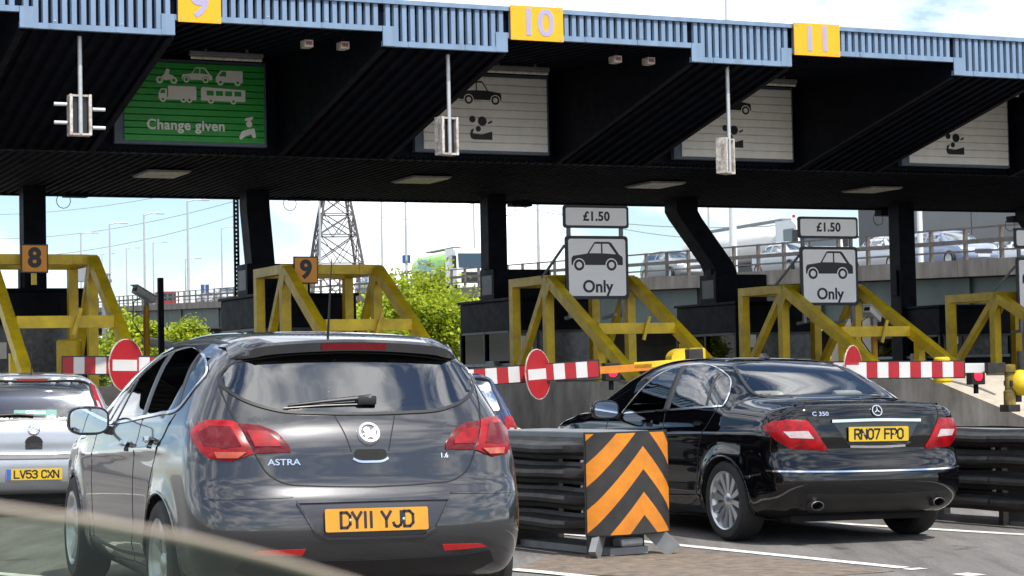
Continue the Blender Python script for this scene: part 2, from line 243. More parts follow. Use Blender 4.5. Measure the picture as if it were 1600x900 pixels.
# slatted roller signs under the canopy
def slat_sign(s1, lb, green, z0=5.25, z1=6.58, wd=2.4):
    g = toll('slatted_lane_sign', lb, 'sign', s1-wd/2, DV-.25, z0, 'slatted signs under the canopy'); w = wd/2; h = z1-z0; n = 12 if green else 9
    MB().box(-w-.16, w+.05, .03, .16, -.05, h+.05, .01).build('frame', FRAMEB, g)
    for i in range(n):
        a = h*i/n; MB().add([(-w, .0, a+.006), (w, .0, a+.006), (w, .0, a+h/n-.016), (-w, .0, a+h/n-.016), (-w, .03, a+.0), (w, .03, a+.0), (w, .03, a+h/n), (-w, .03, a+h/n)], [(0, 1, 2, 3), (4, 5, 1, 0), (3, 2, 6, 7), (0, 3, 7, 4), (1, 5, 6, 2)]).build('slat', GREEN if green else SLATW, g)
    if green:
        text('Change given', .235, 'lettering', PALE, g, (-.16, -.006, .27), bold=.006, space=1.06); Y = -.004
        P = lambda poly, nm='vehicle_symbol', m=PALE, y=Y: MB().prism(poly, y-.003, y).build(nm, m, g)
        # van, bus, lorry, motorcycle, attendant
        P([(.36, 1.02), (.36, 1.10), (.45, 1.22), (.83, 1.22), (.83, 1.02)]); P([(.41, 1.12), (.47, 1.20), (.54, 1.20), (.54, 1.12)], m=GREEN, y=Y-.003)
        picto_car(g, -.22, 1.0, .52, Y, PALE, GREEN)
        P([(-.62, .70), (-.62, .80), (-.58, .88), (-.48, .88), (-.48, .74), (-.46, .74), (-.46, .93), (.02, .93), (.02, .70)]); P([(-.6, .80), (-.57, .86), (-.51, .86), (-.51, .80)], m=GREEN, y=Y-.003)
        P([(.1, .70), (.1, .90), (.13, .93), (.87, .90), (.87, .70)])
        for x in (.2, .36, .52, .68): P([(x, .79), (x, .87), (x+.12, .87), (x+.12, .79)], m=GREEN, y=Y-.003)
        for x, z, r in ((.44, 1.02, .055), (.74, 1.02, .055), (-.55, .7, .05), (-.2, .7, .05), (-.1, .7, .05), (.27, .7, .05), (.66, .7, .05)):
            P(disc(x, z, r, 16), y=Y-.005); P(disc(x, z, r*.45, 12), m=GREEN, y=Y-.007)
        for x in (-.6, -.36): P(disc(x, 1.02, .06, 16)); P(disc(x, 1.02, .028, 12), m=GREEN, y=Y-.003)
        P([(-.6, 1.05), (-.5, 1.02), (-.38, 1.04), (-.36, 1.1), (-.44, 1.12), (-.43, 1.2), (-.48, 1.22), (-.52, 1.12)])
        P([(.75, .1), (.8, .2), (.9, .24), (1.02, .26), (1.05, .1), (.98, .1), (.97, .16), (.86, .12), (.78, .06)], 'attendant_symbol'); P(disc(.93, .33, .055, 14), 'attendant_symbol'); P([(.85, .39), (.87, .43), (1.0, .46), (1.0, .42), (.95, .38)], 'attendant_symbol')
    else:
        Y = -.004; picto_car(g, -.52, .83, .82, Y, INK, SLATW, True)
        P = lambda poly: MB().prism(poly, Y-.003, Y).build('coin_basket_symbol', INK, g)
        P(disc(-.27, .55, .06, 18)); P(disc(-.08, .52, .085, 20)); P(disc(-.16, .38, .05, 16)); P([(.03, .47), (.11, .5), (.11, .54), (.03, .5)])
        P([(-.32, .27), (-.3, .36), (-.24, .39), (-.27, .30), (-.1, .28), (.0, .31), (.11, .34), (.11, .19), (-.25, .19), (-.3, .21)])
slat_sign(5.05, 'green slatted sign reading Change given with pale vehicle symbols', True)
slat_sign(10.36, 'white slatted sign left of the yellow 10 with car and coin symbols', False)
slat_sign(15.53, 'white slatted sign with coin symbols partly hidden by the signal right of number 10', False)
slat_sign(20.62, 'white slatted sign half hidden by the sloping duct at far right', False)
# hanging signals, lights, small boxes under the canopy
for s, zb, rz_, pegs, lb in ((.9, 4.75, 0, True, 'hanging lane signal with white pegs beside the green sign'), (6.52, 4.62, .25, False, 'hanging rusty white lane signal in front of the number 10 lane sign'), (11.43, 4.44, .6, False, 'hanging white lane signal turned edge on, right of the first price sign')):
    g = toll('lane_signal', lb, 'signal', s, .3, zb, 'signals hanging from the fascia'); g.rotation_euler.z += rz_
    MB().tube([(0, 0, .02), (0, 0, ZL+.05-zb)], .032, 10).build('pole', POLE, g, True); MB().box(-.105, .105, .03, .15, .03, .55, .01).build('housing', BLACK, g)
    for sg in (-1, 1):
        MB().box(sg*.135-.022, sg*.135+.022, -.03, .17, 0, .58, .008).build('side_flange', RUSTW, g)
        if pegs:
            for z in (.12+.06*(sg < 0), .38+.06*(sg < 0)): MB().tube([(sg*.18, .05, z), (sg*.36, .05, z)], .026, 10).build('peg', WHITE, g, True)
    for z in (.0, .545): MB().box(-.112, .112, -.02, .16, z, z+.03, .005).build('flange', RUSTW, g)
for i, (a, c) in enumerate(zip(S1, S0[1:])):
    if i == 0: continue
    s = (a+c)/2; nm = ['', 'green', 'first white', 'second white', 'far right white'][i]
    g = toll('strip_light', 'long grimy strip light just above the %s slatted sign' % nm, 'light', s+.35, 3.9, 6.5, 'strip lights above the slatted signs')
    MB().box(-.62, .62, -.05, .05, .05, .12, .01).build('body', GREYP, g); MB().tube([(-.6, 0, .02), (.6, 0, .02)], .03, 10).build('tube', TUBE, g, True)
    for x in (-.35, .35): MB().box(x-.02, x+.02, -.02, .02, .1, .26).build('hanger', GREYP, g)
for s, k in ((4.35, 'left'), (4.92, 'right'), (9.52, 'left'), (10.12, 'right')):
    g = toll('sensor_box', 'small white box with red front, %s one %s' % (k, 'between green sign and number ten' if s < 6 else 'between numbers ten and eleven'), 'box', s, .45, 6.24, 'sensor boxes under the fascia')
    MB().box(-.07, .07, 0, .2, -.05, .06, .01).build('case', RUSTW, g); MB().box(-.045, .045, -.006, .004, -.02, .035).build('lens', M('rust_red', (.25, .05, .03), .5), g); MB().box(-.03, .03, .06, .12, .055, .2).build('bracket', NAVY2, g)
for s, lb in ((4.07, 'split'), (9.13, 'square'), (14.21, 'narrow'), (19.42, 'far')):
    g = toll('ceiling_light', 'grimy ceiling light panel in the rear soffit ' + {'split': 'below the green sign', 'square': 'below the first white slatted sign', 'narrow': 'right above the first price sign', 'far': 'right of the second price sign'}[lb], 'light', s, 7.9, 5.02, 'ceiling light panels')
    MB().box(-.4, .4, -.55, .55, -.012, .02, .004).build('frame', GREYP, g)
    for sg in (-1, 1): MB().box(-.37, .37, sg*.27-.24, sg*.27+.24, -.026, -.012, .003).build('diffuser', TUBE, g)
for px, py in ((118, 303), (470, 308), (812, 318), (1385, 333), (1590, 343)):
    s, z = tpix(px, py, DB-.15); g = toll('hanging_detector', 'small dark box with looped cable, ' + {118: 'above the orange 8', 470: 'left of the pylon', 812: 'left of the first price sign', 1385: 'right of the second price sign', 1590: 'at the right picture edge'}[px], 'box', s, DB-.15, z, 'dark boxes under the rear edge')
    MB().box(-.24, .24, -.14, .14, -.07, .08, .01).build('case', NAVY2, g); MB().box(-.04, .04, -.04, .04, .08, max(.1, 5.04-z)).build('bracket', NAVY2, g)
    MB().tube([(-.24+.0*k-.14*math.sin(k*.52)*1.0, 0, .02-.16+.15*math.cos(k*.52)) for k in range(0, 12)], .008, 6).build('cable_loop', BLACK, g, True)
# ---------------------------------------------------------------- islands, booths and yellow protection frames
FS = {7: -4.5, 8: .82, 9: 6.14, 10: 11.46, 11: 16.78, 12: 22.1}; FZ = {7: 3.6, 8: 3.52, 9: 3.36, 10: 3.17, 11: 2.98, 12: 2.82}; NOSE = {7: 4.4, 8: 4.4, 9: 4.4, 10: 4.4, 11: 2.3, 12: 4.4}
WH = {7: 'at the left edge', 8: 'behind the silver hatchback', 9: 'behind the grey hatchback', 10: 'left of the black saloon', 11: 'right of the black saloon', 12: 'at the right edge'}
def island(i):
    g = toll('concrete_island', 'grey concrete toll island with a sloping nose %s' % WH[i], 'island', FS[i]-.15, NOSE[i], 0, 'concrete islands'); zt = 1.10-.05*(i-10); w = 2.3
    zb = gz(TW(FS[i], NOSE[i])[0])-.12; pr = [(11.5, zb), (11.5, zt), (0, zt), (-2.9, .30), (-2.9, zb)]
    MB().add([(.0, y, z) for y, z in pr]+[(w, y, z) for y, z in pr], [(0, 1, 2, 3, 4), (9, 8, 7, 6, 5), (0, 5, 6, 1), (4, 3, 8, 9), (0, 4, 9, 5)]).build('block', CONC, g)
    MB().add([(.0, 11.5, zt), (w, 11.5, zt), (w, 0, zt), (0, 0, zt), (0, 11.5, zt+.012), (w, 11.5, zt+.012), (w, 0, zt+.012), (0, 0, zt+.012), (w, -2.9, .30), (0, -2.9, .30), (w, -2.9, .312), (0, -2.9, .312)], [(4, 7, 6, 5), (0, 3, 7, 4), (1, 5, 6, 2), (7, 11, 10, 6), (3, 9, 11, 7), (2, 6, 10, 8), (11, 9, 8, 10), (0, 4, 5, 1)]).build('top_slab', CONCP, g)
    MB().tube([(.07, 5.5, zt+.05), (.07, .1, zt+.05), (.5, -.9, zt-.2), (.5, -1.3, zt-.31)], .018, 8).build('conduit', STEEL, g, True)
for i in (8, 9, 10, 11, 12): island(i)
def yframe(i):
    h = FZ[i]; g = toll('yellow_protection_frame', 'yellow steel protection frame %s' % {8: 'with the orange 8 plate at left', 9: 'with the orange 9 plate behind the grey hatchback', 10: 'under the first Only sign', 11: 'under the second Only sign', 12: 'cut off by the right picture edge'}[i], 'frame', FS[i], 7.45, 0, 'yellow frames protecting the booths'); W = 1.95; b = .17
    B = lambda n, a, c, w=b, hh=b: MB().beam(a, c, w, hh).build(n, YEL, g)
    zt = h-b/2
    for x in (b/2, W-b/2):
        B('rear_post', (x, 1.55, .9), (x, 1.55, h-b-.002)); B('front_post', (x, 0, .9), (x, 0, h-b-.002)); B('top_rail', (x, -b/2, zt), (x, 1.55+b/2, zt)); B('side_brace', (x+.003, .1, h-b-.08), (x+.003, 1.44, 1.25), b*.8, .13)
        B('raking_strut', (x, -.12, zt-.03), (x, -3.75, 1.0), b*1.04, .2); MB().box(x-.14, x+.14, -4.05, -3.5, .98, 1.13, .01).build('foot_plate', YEL, g)
        B('strut_prop', (x, -2.15, 1.05), (x, -2.15, 1.78), b*.9, b*.9)
    B('front_cross_beam', (b+.002, 0, zt), (W-b-.002, 0, zt), b*.95, b*1.05); B('rear_cross_beam', (b+.002, 1.55, zt), (W-b-.002, 1.55, zt), b*.95, b*1.05); B('middle_cross_beam', (b+.004, -1.9, 2.08+(h-3.17)*.6), (W-b-.004, -1.9, 2.08+(h-3.17)*.6), .15, .2)
    MB().beam((W*.55, -2.02, 1.86+(h-3.17)*.6), (W*.62, -2.02, 2.3+(h-3.17)*.6), .04, .06).build('latch_arm', YEL, g)
    for x in (b/2, W-b/2):
        for y in (0, 1.55): MB().box(x-.13, x+.13, y-.13, y+.13, 1.05, 1.09).build('base_plate', YEL, g)
        MB().prism([(-.30, h-b-.02), (-.10, h-b-.02), (-.10, h-b-.30)], x+b/2+.001, x+b/2+.013, 'yz').build('gusset', YEL, g); MB().prism([(-.30, h-b-.02), (-.10, h-b-.02), (-.10, h-b-.30)], x-b/2-.013, x-b/2-.001, 'yz').build('gusset', YEL, g)
        for yy in (-.06, .06):
            for zz in (h-b-.06, h-b-.16): MB().lathe([(0, -.014), (.016, -.012), (.018, 0)], 6, 'y', (x+yy*.7, -b/2, zz)).build('bolt', GREYP, g)
    for xx in (.35, W-.35): MB().box(xx-.09, xx+.09, -b*.5-.012, -b*.5-.001, zt-.07, zt+.07).build('splice_plate', YEL, g)
    return g
for i in (8, 9, 10, 11, 12): yframe(i)
for i in (8, 9):
    s, z = tpix(*((54, 404) if i == 8 else (478, 422)), 7.25); g = toll('orange_number_plate', 'square orange plate with a black ' + ('eight on the leftmost yellow frame' if i == 8 else 'nine above the grey hatchback roof'), 'sign', s, 7.25, z, 'orange booth numbers')
    MB().box(-.235, .235, 0, .03, -.25, .25, .005).build('border', BLACK, g); MB().box(-.21, .21, -.004, .0, -.225, .225).build('face', ORNG, g); text(str(i), .46, 'numeral', INK, g, (0, -.006, 0), bold=.018); MB().box(-.04, .04, .03, .12, -.45, .1).build('bracket', YEL, g)
PERS = M('grubby_clear_sheet', (.10, .11, .12), .12, 0, .5, 9, .25); BG = glass('booth_glass', (.05, .06, .065), .22); TRIMG = M('booth_trim', (.035, .038, .045), .45, .2, .2, 6)
for i in (8, 9, 10, 11, 12):
    g = toll('toll_booth', 'dark blue toll booth behind the yellow frame %s' % WH[i], 'booth', FS[i]+.3, 9.7, 0, 'toll booths'); h = 2.78-.1*(i-10); W, D = 2.0, 2.6
    MB().box(0, W, 0, D, h-.62, h, .03).build('upper_fascia', NAVY2, g); MB().box(.02, W-.02, .02, D-.02, .95, 1.5, .02).build('lower_wall', NAVY2, g); MB().box(-.04, W+.04, -.05, D+.05, h+.002, h+.06, .01).build('roof', NAVY2, g)
    for x in (.0, W-.09):
        for y in (.0, D/2-.04, D-.09): MB().box(x, x+.09, y, y+.09, 1.4, h-.6).build('mullion', NAVY2, g)
    MB().box(-.012, .0, .1, D-.1, h-.66, h-.61).build('side_trim', TRIMG, g); MB().box(.05, W-.05, -.012, .0, h-.66, h-.61).build('front_trim', TRIMG, g)
    for y in (.09, D/2+.05): MB().box(.035, .045, y, y+D/2-.14, 1.5, h-.62).build('side_window', BG, g)
    MB().box(.1, W-.1, .03, .04, 1.5, h-.62).build('front_window', PERS, g); MB().box(W-.045, W-.035, .1, D-.1, 1.5, h-.62).build('far_window', BG, g); MB().box(.6, 1.4, 1.1, 1.6, 1.45, 2.0, .03).build('desk', BLACK, g)
    for y in (.0, D/2-.02, D-.05): MB().box(-.02, -.013, y, y+.05, 1.45, h-.62).build('window_frame', TRIMG, g)
    MB().box(-.03, -.013, .0, D, 1.44, 1.50).build('window_sill', GREYP, g); MB().box(.1, W-.1, -.03, -.013, 1.44, 1.50).build('front_sill', GREYP, g); MB().box(.62, .66, .0, .03, 1.5, h-.62).build('front_mullion', TRIMG, g); MB().box(.2, .5, .012, .03, 1.75, 2.05).build('paper_notice', SLATW, g); MB().box(-.16, -.02, .5, .95, 1.0, 1.55, .02).build('payment_machine', GREYP, g)
    if i in (9, 10, 11):
        q = toll('roof_unit', 'dark ventilation box on the booth roof %s' % {9: 'left of the orange 9', 10: 'left of the first Only sign', 11: 'left of the second Only sign'}[i], 'vent box', FS[i]+.7, 10.6, h+.065, 'boxes on booth roofs')
        MB().box(-.35, .95, .0, .7, .0, .62, .01).build('case', NAVY2, q); MB().box(.96, 1.0, .04, .66, .3, .6).build('end_grille', GREYP, q); MB().box(-.352, -.35, .1, .6, .1, .5).build('louvre', TRIMG, q)
# toll signs on the frames
for i, (pa, pb, pc, pd), lb in ((10, ((883, 368), (983, 467), (878, 320), (981, 357)), 'white Only sign with car symbol and £1.50 plate left of the saloon'), (11, ((1250, 385), (1342, 477), (1247, 338), (1338, 373)), 'white Only sign with car symbol and £1.50 plate above the saloon'), (12, ((1588, 402), (1682, 492), (1584, 356), (1674, 388)), 'white Only sign with price plate cut off by the right picture edge')):
    d = 6.9; s0, z1 = tpix(*pa, d); s1, z0 = tpix(*pb, d); _, zp1 = tpix(*pc, d); _, zp0 = tpix(*pd, d); w = s1-s0
    g = toll('toll_price_sign', lb, 'sign', (s0+s1)/2, d, z0, 'price signs on the yellow frames'); h = z1-z0; p0, p1 = zp0-z0, zp1-z0
    for x in (-w*.42, w*.42): MB().box(x-.035, x+.035, .045, .1, -.35, p1-.05).build('post', GREYP, g)
    MB().prism(rrect(w, h, .07, 5, 0, h/2), .0, .04).build('car_panel', INK, g); MB().prism(rrect(w-.12, h-.12, .05, 5, 0, h/2), -.004, .0).build('car_panel_face', SIGNW, g)
    MB().prism(rrect(w+.06, p1-p0, .06, 5, 0, (p0+p1)/2), .0, .04).build('price_panel', INK, g); MB().prism(rrect(w-.04, p1-p0-.1, .04, 5, 0, (p0+p1)/2), -.004, .0).build('price_panel_face', SIGNW, g)
    text('£1.50', (p1-p0)*.56, 'price_lettering', INK, g, (0, -.006, (p0+p1)/2), bold=.008, space=1.05); text('Only', h*.27, 'lettering', INK, g, (0, -.006, h*.19), bold=.008); picto_car(g, -w*.41, h*.46, w*.82, -.004, INK, SIGNW)
    MB().beam((-w*.49, .07, h*.85), (-w*.66, .62, h*.36), .04, .04).build('stay', GREYP, g)
    MB().beam((-w*.3, .07, -.3), (-w*.3, .6, -.35), .06, .06).build('bracket', GREYP, g); MB().beam((w*.3, .07, -.3), (w*.3, .6, -.35), .06, .06).build('bracket', GREYP, g)
# ---------------------------------------------------------------- barrier arms
def arm(pl, pr, Y, n, disc_px, ph, lb, first_red=True, yellow_to=None):
    a, b = at(*pl, Y), at(*pr, Y+.4); dv = b-a; Ln = float(np.linalg.norm(dv)); az = math.atan2(dv[1], dv[0]); g = thing('road_barrier', lb, 'barrier', tuple(a), az, 'striped barrier arms'); g.rotation_euler = (0, -math.asin(dv[2]/Ln), az); st = Ln/n
    q = MB(); q.box(-.02, Ln+.02, -.012, .05, -.148, .148).build('backing_board', BLACK, g)
    for k in range(n): MB().box(k*st, (k+1)*st-.002, -.018, -.012, -.128, .128).build('red_panel' if (k % 2 == 0) == first_red else 'white_panel', REDP if (k % 2 == 0) == first_red else WHITE, g)
    if disc_px:
        x = Ln*(disc_px-pl[0])/(pr[0]-pl[0]); D = MB(); q = bpy.data.objects.new('no_entry_disc', None)
        d0 = MB().prism(disc(0, 0, .41, 40), .0, .015).build('no_entry_disc', RUSTW, g); d0.location = (x, -.2, ph); d0.rotation_euler = (0, 0, R(50))
        MB().prism(disc(0, 0, .395, 40), -.003, -.0).build('disc_face', REDP, d0); MB().box(-.33, .33, -.006, -.003, -.085, .085).build('white_bar', WHITE, d0); MB().box(-.03, .03, .015, .14, -.05, .05).build('disc_bracket', GREYP, d0)
    return g, Ln
g, L1 = arm((98, 571), (318, 571), 31.5, 13, 197, -.0, 'red and white striped barrier with disc left of the grey hatchback')
g, L1 = arm((705, 592), (935, 576), 33, 13, 837, -.02, 'red and white striped barrier with disc below the first Only sign')
MB().box(L1+.02, L1+.9, -.0, .07, -.09, .03, .006).build('orange_sleeve', ORB, g); MB().box(L1+.6, L1+1.6, -.0, .06, -.045, .06, .006).build('yellow_sleeve', YEL, g); MB().box(L1+1.5, L1+1.75, -.1, .16, -.2, .22, .02).build('pivot_block', DARKG, g)
g, L1 = arm((1285, 579), (1506, 577), 33.5, 13, 1327, .0, 'red and white striped barrier with disc behind the black saloon')
MB().box(L1+.02, L1+.5, -.0, .07, -.06, .1, .006).build('pale_sleeve', WHITE, g)
RL = M('red_signal_lamp', (.5, .0, .01), .3, 0, 0, emit=(1, .01, .03), estr=2.6)
for px, py, Y, lb in ((958, 581, 34.0, 'left of the black saloon roof'), (1529, 587, 34.6, 'right of the black saloon')):
    p = at(px, py, Y); g = thing('red_signal', 'round red stop light %s' % lb, 'light', tuple(p), PHI, 'red stop lights'); MB().box(-.14, .14, 0, .16, -.15, .15, .015).build('housing', BLACK, g); MB().lathe([(0, -.03), (.06, -.025), (.085, .0)], 20, 'y').build('lens', RL, g, True); MB().box(-.03, .03, .05, .11, -.3, -.14).build('stem', NAVY2, g)
# pivot post with its clamps on the right hand island
p = at(1578, 634, 34.0); g = thing('barrier_pivot_post', 'yellow and black barrier pivot post on the sloping concrete nose', 'post', tuple(p), PHI)
MB().box(-.12, .12, -.12, .12, -.10, .02, .01).build('base', DARKG, g); MB().lathe([(.0, 0), (.10, .02), (.10, .24), (.075, .26), (.075, .56), (.11, .56), (.11, .68), (0, .69)], 16).build('pillar', M('grimy_yellow', (.22, .15, .02), .5, 0, .6, 5, .2, dirt=(.02, .018, .012)), g, True); MB().box(-.46, -.1, -.05, .05, .55, .72, .01).build('clamp', DARKG, g); MB().box(-.04, .22, -.1, .1, .33, .42, .01).build('lower_clamp', DARKG, g)
MB().tube([(.26, 0, .2), (.26, 0, .9)], .07, 10).build('counterweight_stem', DARKG, g, True)
p = at(1598, 598, 34.0); g = thing('yellow_round_cap', 'yellow domed cap at the right picture edge', 'cap', tuple(p), PHI); MB().lathe([(.0, -.17), (.12, -.14), (.2, -.05), (.22, .06), (.2, .1), (0, .1)], 24, 'y').build('dome', YEL, g, True); MB().box(-.05, .05, .1, .2, -.32, .05).build('stem', DARKG, g)
for px, py, w, lb in ((1085, 558, .2, 'left of the second yellow frame behind the saloon roof'), (108, 545, .22, 'beside the orange 8 frame'), (1472, 572, .14, 'behind the third barrier arm')):
    p = at(px, py, 36); g = thing('yellow_bollard', 'short yellow cylindrical bollard %s' % lb, 'bollard', (p[0], p[1], 1.0), 0, 'yellow bollards'); h = p[2]+.16-1.0; MB().lathe([(0, -.04), (w, -.04), (w, h-.03), (w-.03, h), (0, h)], 22).build('tube', YEL, g, 35); MB().lathe([(w+.005, .0), (w+.02, .0), (w+.02, .06), (w+.005, .06)], 22).build('base_ring', YEL, g, 35)
p = at(1064, 560, 35.5); g = thing('yellow_wheel_guard', 'yellow rounded hood just above the black saloon roof', 'guard', tuple(p), PHI); MB().prism([(.24*math.cos(k*math.pi/12), .17*math.sin(k*math.pi/12)) for k in range(13)]+[(-.24, -.4), (.24, -.4)], -.1, .12).build('hood', YEL, g); MB().box(-.2, .2, -.06, .1, -.6, -.4).build('base', YEL, g)
# cctv cameras
for px, py, Y, pp, lb in ((228, 462, 40, 545, 'white box camera on an orange post left of the grey hatchback'), (1365, 492, 41, 590, 'white box camera on an orange post behind the second Only sign')):
    p = at(px, py, Y); g = thing('cctv_camera', lb, 'camera', (p[0], p[1], 0), PHI, 'box cameras on posts'); h = p[2]
    MB().tube([(0, 0, 0), (0, 0, h-.2)], .065, 12).build('post', M('orange_yellow_post', (.62, .30, .01), .45, 0, .15, 6), g, True); c = MB().box(-.085, .085, -.30, .25, -.06, .07, .02).build('housing', WHITE, g); c.location = (-.02, 0, h); c.rotation_euler = (R(-22), 0, R(-58)); MB().box(-.06, .06, -.305, -.302, -.04, .045).build('window', BLACK, c); MB().box(-.1, .1, -.36, .25, .072, .086, .006).build('sunshield', WHITE, c)
    MB().box(-.05, .05, -.05, .05, h-.22, h-.06).build('bracket', GREYP, g); MB().tube([(-.06, 0, h), (-.22, .1, h-.12), (-.24, .1, h-.5), (-.07, 0, h-.8)], .012, 6).build('cable', BLACK, g, True)
    q = at(px+5, pp, Y); e = MB().tube([(0, -.3, 0), (0, .3, .12)], .085, 12).build('lower_lamp', WHITE, g, True); e.location = (.22, 0, max(.3, q[2]+.05)); e.rotation_euler = (0, 0, R(55))
p = at(252, 540, 39); t_ = at(252, 434, 39); one(MB().box(-.052, .052, -.052, .052, -p[2], t_[2]-p[2], .01), 'black_post', NAVY2, 'slim black post between the camera post and the grey hatchback', 'post', loc=tuple(p), rz=PHI)
p = at(371, 480, 43); t_ = at(371, 300, 43); q = MB(); n = 28
for k in range(n): z = p[2]+(t_[2]-p[2])*k/n; q.box(-.055, -.02, -.03, .03, z, z+.11); q.box(.02, .055, -.03, .03, z, z+.11); q.box(-.055, .055, -.03, .03, z+.0, z+.05)
one(q, 'perforated_mast', NAVY2, 'thin perforated dark mast left of the number 9 column', 'mast', loc=(p[0], p[1], 0), rz=PHI)
# ---------------------------------------------------------------- car bodies: a side silhouette and a width table blended into one smooth solid
def spline(pts, n=12, closed=False):
    P = np.array(pts, float); N = len(P); out = []
    rng_ = range(N if closed else N-1)
    for i in rng_:
        if closed: p0, p1, p2, p3 = P[(i-1) % N], P[i], P[(i+1) % N], P[(i+2) % N]
        else: p0, p1, p2, p3 = P[max(i-1, 0)], P[i], P[i+1], P[min(i+2, N-1)]
        d01, d12, d23 = [max(np.linalg.norm(b-a), 1e-6)**.5 for a, b in ((p0, p1), (p1, p2), (p2, p3))]
        if np.allclose(p0, p1): p0 = p1-(p2-p1); d01 = d12
        if np.allclose(p3, p2): p3 = p2+(p2-p1); d23 = d12
        m1 = (p2-p1)+d12*((p1-p0)/d01-(p2-p0)/(d01+d12)); m2 = (p2-p1)+d12*((p3-p2)/d23-(p3-p1)/(d12+d23))
        for k in range(n):
            t = k/n; out.append((2*t**3-3*t*t+1)*p1+(t**3-2*t*t+t)*m1+(-2*t**3+3*t*t)*p2+(t**3-t*t)*m2)
    if not closed: out.append(P[-1])
    return np.array(out)

def poly_sd(px, pz, poly):
    d = np.full(px.shape, 1e9); ins = np.zeros(px.shape, bool); N = len(poly)
    for i in range(N):
        a = poly[i]; b = poly[(i+1) % N]; e = b-a; l2 = e@e
        if l2 < 1e-12: continue
        wx, wz = px-a[0], pz-a[1]; t = np.clip((wx*e[0]+wz*e[1])/l2, 0, 1)
        d = np.minimum(d, (wx-e[0]*t)**2+(wz-e[1]*t)**2)
        c = (a[1] > pz) != (b[1] > pz)
        if a[1] != b[1]: ins ^= c & (px < (b[0]-a[0])*(pz-a[1])/(b[1]-a[1])+a[0])
    return np.where(ins, -1, 1)*np.sqrt(d)

